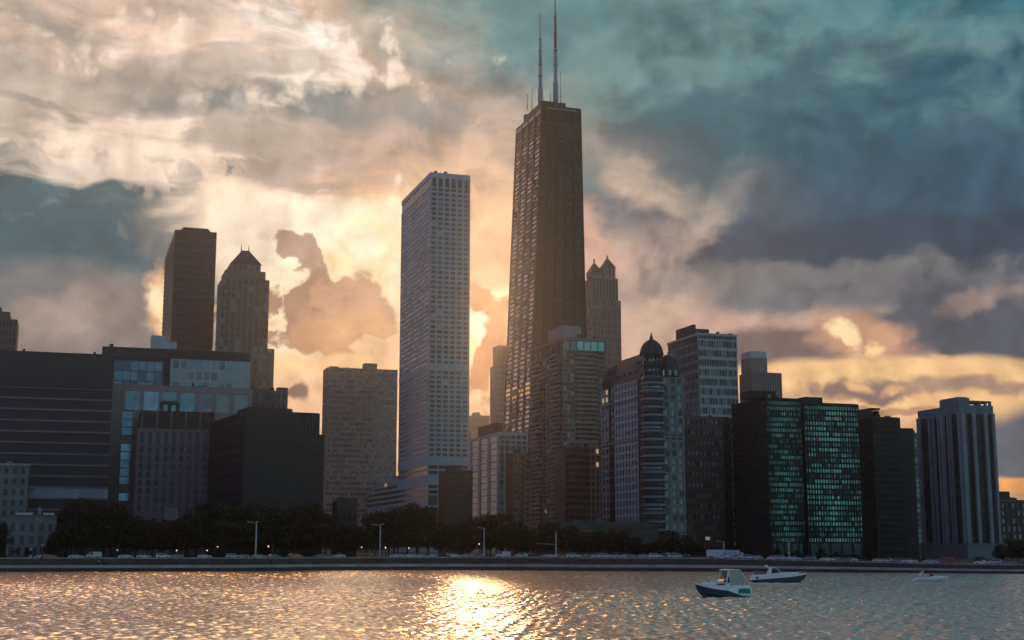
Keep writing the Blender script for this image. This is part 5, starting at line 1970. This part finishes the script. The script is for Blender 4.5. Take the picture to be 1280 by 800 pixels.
def bow_rail(root, R_, i0, h):
    mb = MB()
    idx = list(range(i0, len(R_)))
    for s in (-1, 1):
        mb.tube([(R_[i][0] - .1, s * max(0.0, R_[i][1] - .12), R_[i][3] + h * min(1, (i - i0 + 1) / 3)) for i in idx], 0.028, 5)
        for i in idx[::3]:
            mb.tube([(R_[i][0] - .1, s * max(0.0, R_[i][1] - .12), R_[i][3] - .03), (R_[i][0] - .1, s * max(0.0, R_[i][1] - .12), R_[i][3] + h * min(1, (i - i0 + 1) / 3))], 0.02, 5)
    mb.build('bow_rail', 'steel_rail', root)


def loft_box(mb, secs, mi=0, smooth=False):
    """closed body through cross sections (x, half width low, half width high, z low, z high)"""
    for a, b_ in zip(secs, secs[1:]):
        for s in (-1, 1):
            mb.quad([(a[0], s * a[1], a[3]), (b_[0], s * b_[1], b_[3]), (b_[0], s * b_[2], b_[4]), (a[0], s * a[2], a[4])], mi, smooth)
        mb.quad([(a[0], -a[2], a[4]), (a[0], a[2], a[4]), (b_[0], b_[2], b_[4]), (b_[0], -b_[2], b_[4])], mi, smooth)
    for a in (secs[0], secs[-1]):
        mb.quad([(a[0], -a[1], a[3]), (a[0], a[1], a[3]), (a[0], a[2], a[4]), (a[0], -a[2], a[4])], mi)


def place_boat(px, py, head_deg, L):
    P = at_z(px, py, 0.0)
    h = radians(head_deg)
    return (P.x - cos(h) * L / 2, P.y - sin(h) * L / 2, 0.0), h


# cruiser with canvas top, bow towards the left
L_ = 8.9
loc_, hd = place_boat(903, 746.0, 180 + 24, L_)
bt = thing('cabin_cruiser', 'white and navy cabin cruiser with raised canvas top and teal stern cover, nearest boat', 'boat', loc_, hd)
R_ = boat_hull(bt, L_, 3.0, 2.1, 1.3, 0.5, 'gelcoat_navy', 'gelcoat_white', 0.62, 0.9)
mb = MB()
loft_box(mb, [(3.6, 1.25, 1.05, 1.35, 2.2), (5.0, 1.15, 0.9, 1.5, 2.3), (6.6, 0.85, 0.6, 1.75, 2.32), (7.9, 0.35, 0.2, 1.95, 2.2)])
cb = mb.build('cabin', 'gelcoat_white', bt)
for s in (-1, 1):
    mb = MB()
    mb.box(4.6, 6.0, s * 1.06 - 0.05, s * 1.06 + 0.05, 1.8, 2.05)
    mb.build('porthole', 'car_glass', cb)
mb = MB()
loft_box(mb, [(3.5, 1.2, 1.02, 2.15, 3.05), (4.05, 1.15, 0.98, 2.2, 2.95), (4.9, 0.95, 0.85, 2.25, 2.35)])
mb.build('windscreen', 'car_glass', bt)
mb = MB()
for s in (-1, 1):
    mb.tube([(4.9, s * 0.9, 2.3), (4.05, s * 1.0, 3.0), (3.4, s * 1.05, 3.1)], 0.05, 6)
mb.build('windscreen_frame', 'gelcoat_white', bt)
mb = MB()
for s in (-1, 1):
    mb.tube([(4.5, s * 1.2, 2.0), (4.1, s * 1.15, 3.3), (3.95, s * 1.05, 4.05)], 0.11, 6)
mb.tube([(3.95, -1.05, 4.05), (3.9, 0, 4.12), (3.95, 1.05, 4.05)], 0.11, 6)
mb.build('arch', 'gelcoat_white', bt)
mb = MB()
loft_box(mb, [(1.9, 1.15, 1.05, 4.0, 4.1), (3.0, 1.18, 1.08, 4.08, 4.2), (4.3, 1.1, 1.0, 4.0, 4.1)])
mb.build('canvas_top', 'gelcoat_white', bt)
mb = MB()
for s in (-1, 1):
    mb.tube([(1.9, s * 1.1, 4.05), (0.35, s * 1.3, 1.9)], 0.055, 6)
    mb.tube([(3.9, s * 1.1, 4.05), (3.7, s * 1.25, 1.7)], 0.05, 6)
mb.build('canopy_pole', 'gelcoat_white', bt)
mb = MB()
for s in (-1, 1):
    mb.quad([(1.95, s * 1.1, 4.0), (3.8, s * 1.1, 4.0), (3.68, s * 1.22, 1.75), (1.0, s * 1.26, 1.75)])
    mb.quad([(1.95, s * 1.07, 4.0), (3.8, s * 1.07, 4.0), (3.68, s * 1.19, 1.75), (1.0, s * 1.23, 1.75)])
mb.build('side_curtain', 'canvas_beige', bt)
mb = MB()
loft_box(mb, [(0.2, 1.3, 1.25, 1.25, 1.75), (3.4, 1.32, 1.2, 1.3, 1.8)])
ck = mb.build('cockpit_coaming', 'gelcoat_white', bt)
mb = MB()
mb.box(1.4, 1.9, -0.9, -0.2, 1.7, 2.4)
mb.box(1.4, 1.9, 0.2, 0.9, 1.7, 2.4)
mb.build('helm_seat', 'gelcoat_navy', bt)
for s in (-1, 1):
    mb = MB()
    mb.hexa([(0.25, s * 1.42 - .05, 0.5), (2.5, s * 1.46 - .05, 0.55), (2.5, s * 1.46 + .05, 0.55), (0.25, s * 1.42 + .05, 0.5),
             (0.35, s * 1.42 - .05, 1.2), (2.3, s * 1.48 - .05, 1.25), (2.3, s * 1.48 + .05, 1.25), (0.35, s * 1.42 + .05, 1.2)])
    mb.build('stern_cover', 'teal_cover', bt)
mb = MB()
mb.box(-0.75, 0.02, -1.2, 1.2, 0.28, 0.36)
mb.build('swim_platform', 'gelcoat_white', bt)
bow_rail(bt, R_, 11, 0.55)
mb = MB()
mb.lathe(6.9, 0, [(0.25, 2.28), (0.25, 2.36)], 10)
mb.build('deck_hatch', 'car_glass', bt)

# sport boat with a radar arch, bow towards the right
L_ = 11.6
loc_, hd = place_boat(973, 728.0, -6, L_)
bt = thing('sport_cruiser', 'long low white cruiser with dark hull and radar arch, bow pointing right', 'boat', loc_, hd)
R_ = boat_hull(bt, L_, 3.4, 1.95, 1.35, 0.5, 'gelcoat_slate', 'gelcoat_white', 0.62, 0.3)
mb = MB()
loft_box(mb, [(4.4, 1.3, 1.1, 1.4, 2.05), (6.6, 1.15, 0.85, 1.6, 2.15), (9.0, 0.7, 0.45, 1.85, 2.2), (10.2, 0.3, 0.15, 1.9, 2.1)])
mb.build('cabin', 'gelcoat_white', bt)
mb = MB()
loft_box(mb, [(4.2, 1.25, 1.0, 2.0, 2.95), (4.7, 1.2, 0.95, 2.0, 2.9), (6.2, 0.95, 0.85, 2.1, 2.2)])
mb.build('windscreen', 'car_glass', bt)
mb = MB()
for s in (-1, 1):
    mb.hexa([(3.1, s * 1.3 - .07, 1.5), (4.2, s * 1.3 - .07, 1.5), (4.2, s * 1.3 + .07, 1.5), (3.1, s * 1.3 + .07, 1.5),
             (3.9, s * 1.1 - .07, 3.1), (4.4, s * 1.1 - .07, 3.1), (4.4, s * 1.1 + .07, 3.1), (3.9, s * 1.1 + .07, 3.1)])
mb.box(3.6, 5.4, -1.17, 1.17, 3.1, 3.24)
ar_ = mb.build('radar_arch', 'gelcoat_white', bt)
mb = MB()
mb.lathe(3.3, 0, [(0.4, 3.35), (0.42, 3.45), (0.3, 3.62), (0.05, 3.68)], 12)
mb.box(3.15, 3.9, -0.1, 0.1, 3.2, 3.36)
mb.build('radar_dome', 'gelcoat_white', ar_)
mb = MB()
for s in (-1, 1):
    mb.tube([(5.4, s * 1.1, 3.12), (6.3, s * 0.95, 2.15)], 0.04, 5)
mb.build('windscreen_frame', 'gelcoat_white', bt)
mb = MB()
loft_box(mb, [(0.3, 1.45, 1.4, 1.3, 1.62), (4.2, 1.5, 1.3, 1.4, 1.75)])
mb.build('cockpit_coaming', 'gelcoat_white', bt)
mb = MB()
mb.box(0.8, 2.9, -1.1, 1.1, 1.6, 2.3)
mb.build('cockpit_cover', 'canvas_grey', bt)
mb = MB()
mb.box(-1.1, 0.05, -1.45, 1.45, 0.32, 0.42)
mb.build('swim_platform', 'teak', bt)
mb = MB()
mb.box(0.9, 1.5, -1.66, -1.58, 0.75, 1.25)
mb.build('hull_emblem', 'paint_red', bt)
bow_rail(bt, R_, 12, 0.4)

# small runabout far out on the right
L_ = 7.0
loc_, hd = place_boat(1164, 727.5, -4, L_)
bt = thing('runabout', 'small white open runabout with yellow seats and slanted arch, farthest boat', 'boat', loc_, hd)
R_ = boat_hull(bt, L_, 2.4, 1.25, 0.9, 0.35, 'gelcoat_grey', 'gelcoat_white', 0.6, 0.0)
mb = MB()
loft_box(mb, [(3.3, 0.95, 0.8, 0.95, 1.35), (4.8, 0.75, 0.5, 1.1, 1.35), (6.0, 0.3, 0.2, 1.2, 1.28)])
mb.build('cabin', 'gelcoat_white', bt)
mb = MB()
loft_box(mb, [(3.2, 0.9, 0.75, 1.3, 1.85), (3.5, 0.88, 0.72, 1.3, 1.8), (4.2, 0.7, 0.6, 1.34, 1.4)])
mb.build('windscreen', 'car_glass', bt)
mb = MB()
for q in (2.2, 2.9):
    mb.box(q, q + 0.55, -0.75, 0.75, 1.0, 1.35)
    mb.box(q, q + 0.15, -0.75, 0.75, 1.35, 1.75)
mb.build('seat', 'vinyl_cream', bt)
mb = MB()
for s in (-1, 1):
    mb.tube([(0.7, s * 1.0, 0.9), (1.35, s * 0.95, 1.9), (1.75, s * 0.85, 2.25)], 0.06, 6)
mb.tube([(1.75, -0.85, 2.25), (1.75, 0.85, 2.25)], 0.06, 6)
mb.tube([(1.75, 0, 2.25), (1.9, 0, 2.7)], 0.05, 5)
mb.build('arch', 'gelcoat_white', bt)
mb = MB()
mb.box(-0.5, 0.02, -0.85, 0.85, 0.3, 0.38)
mb.build('swim_platform', 'gelcoat_white', bt)
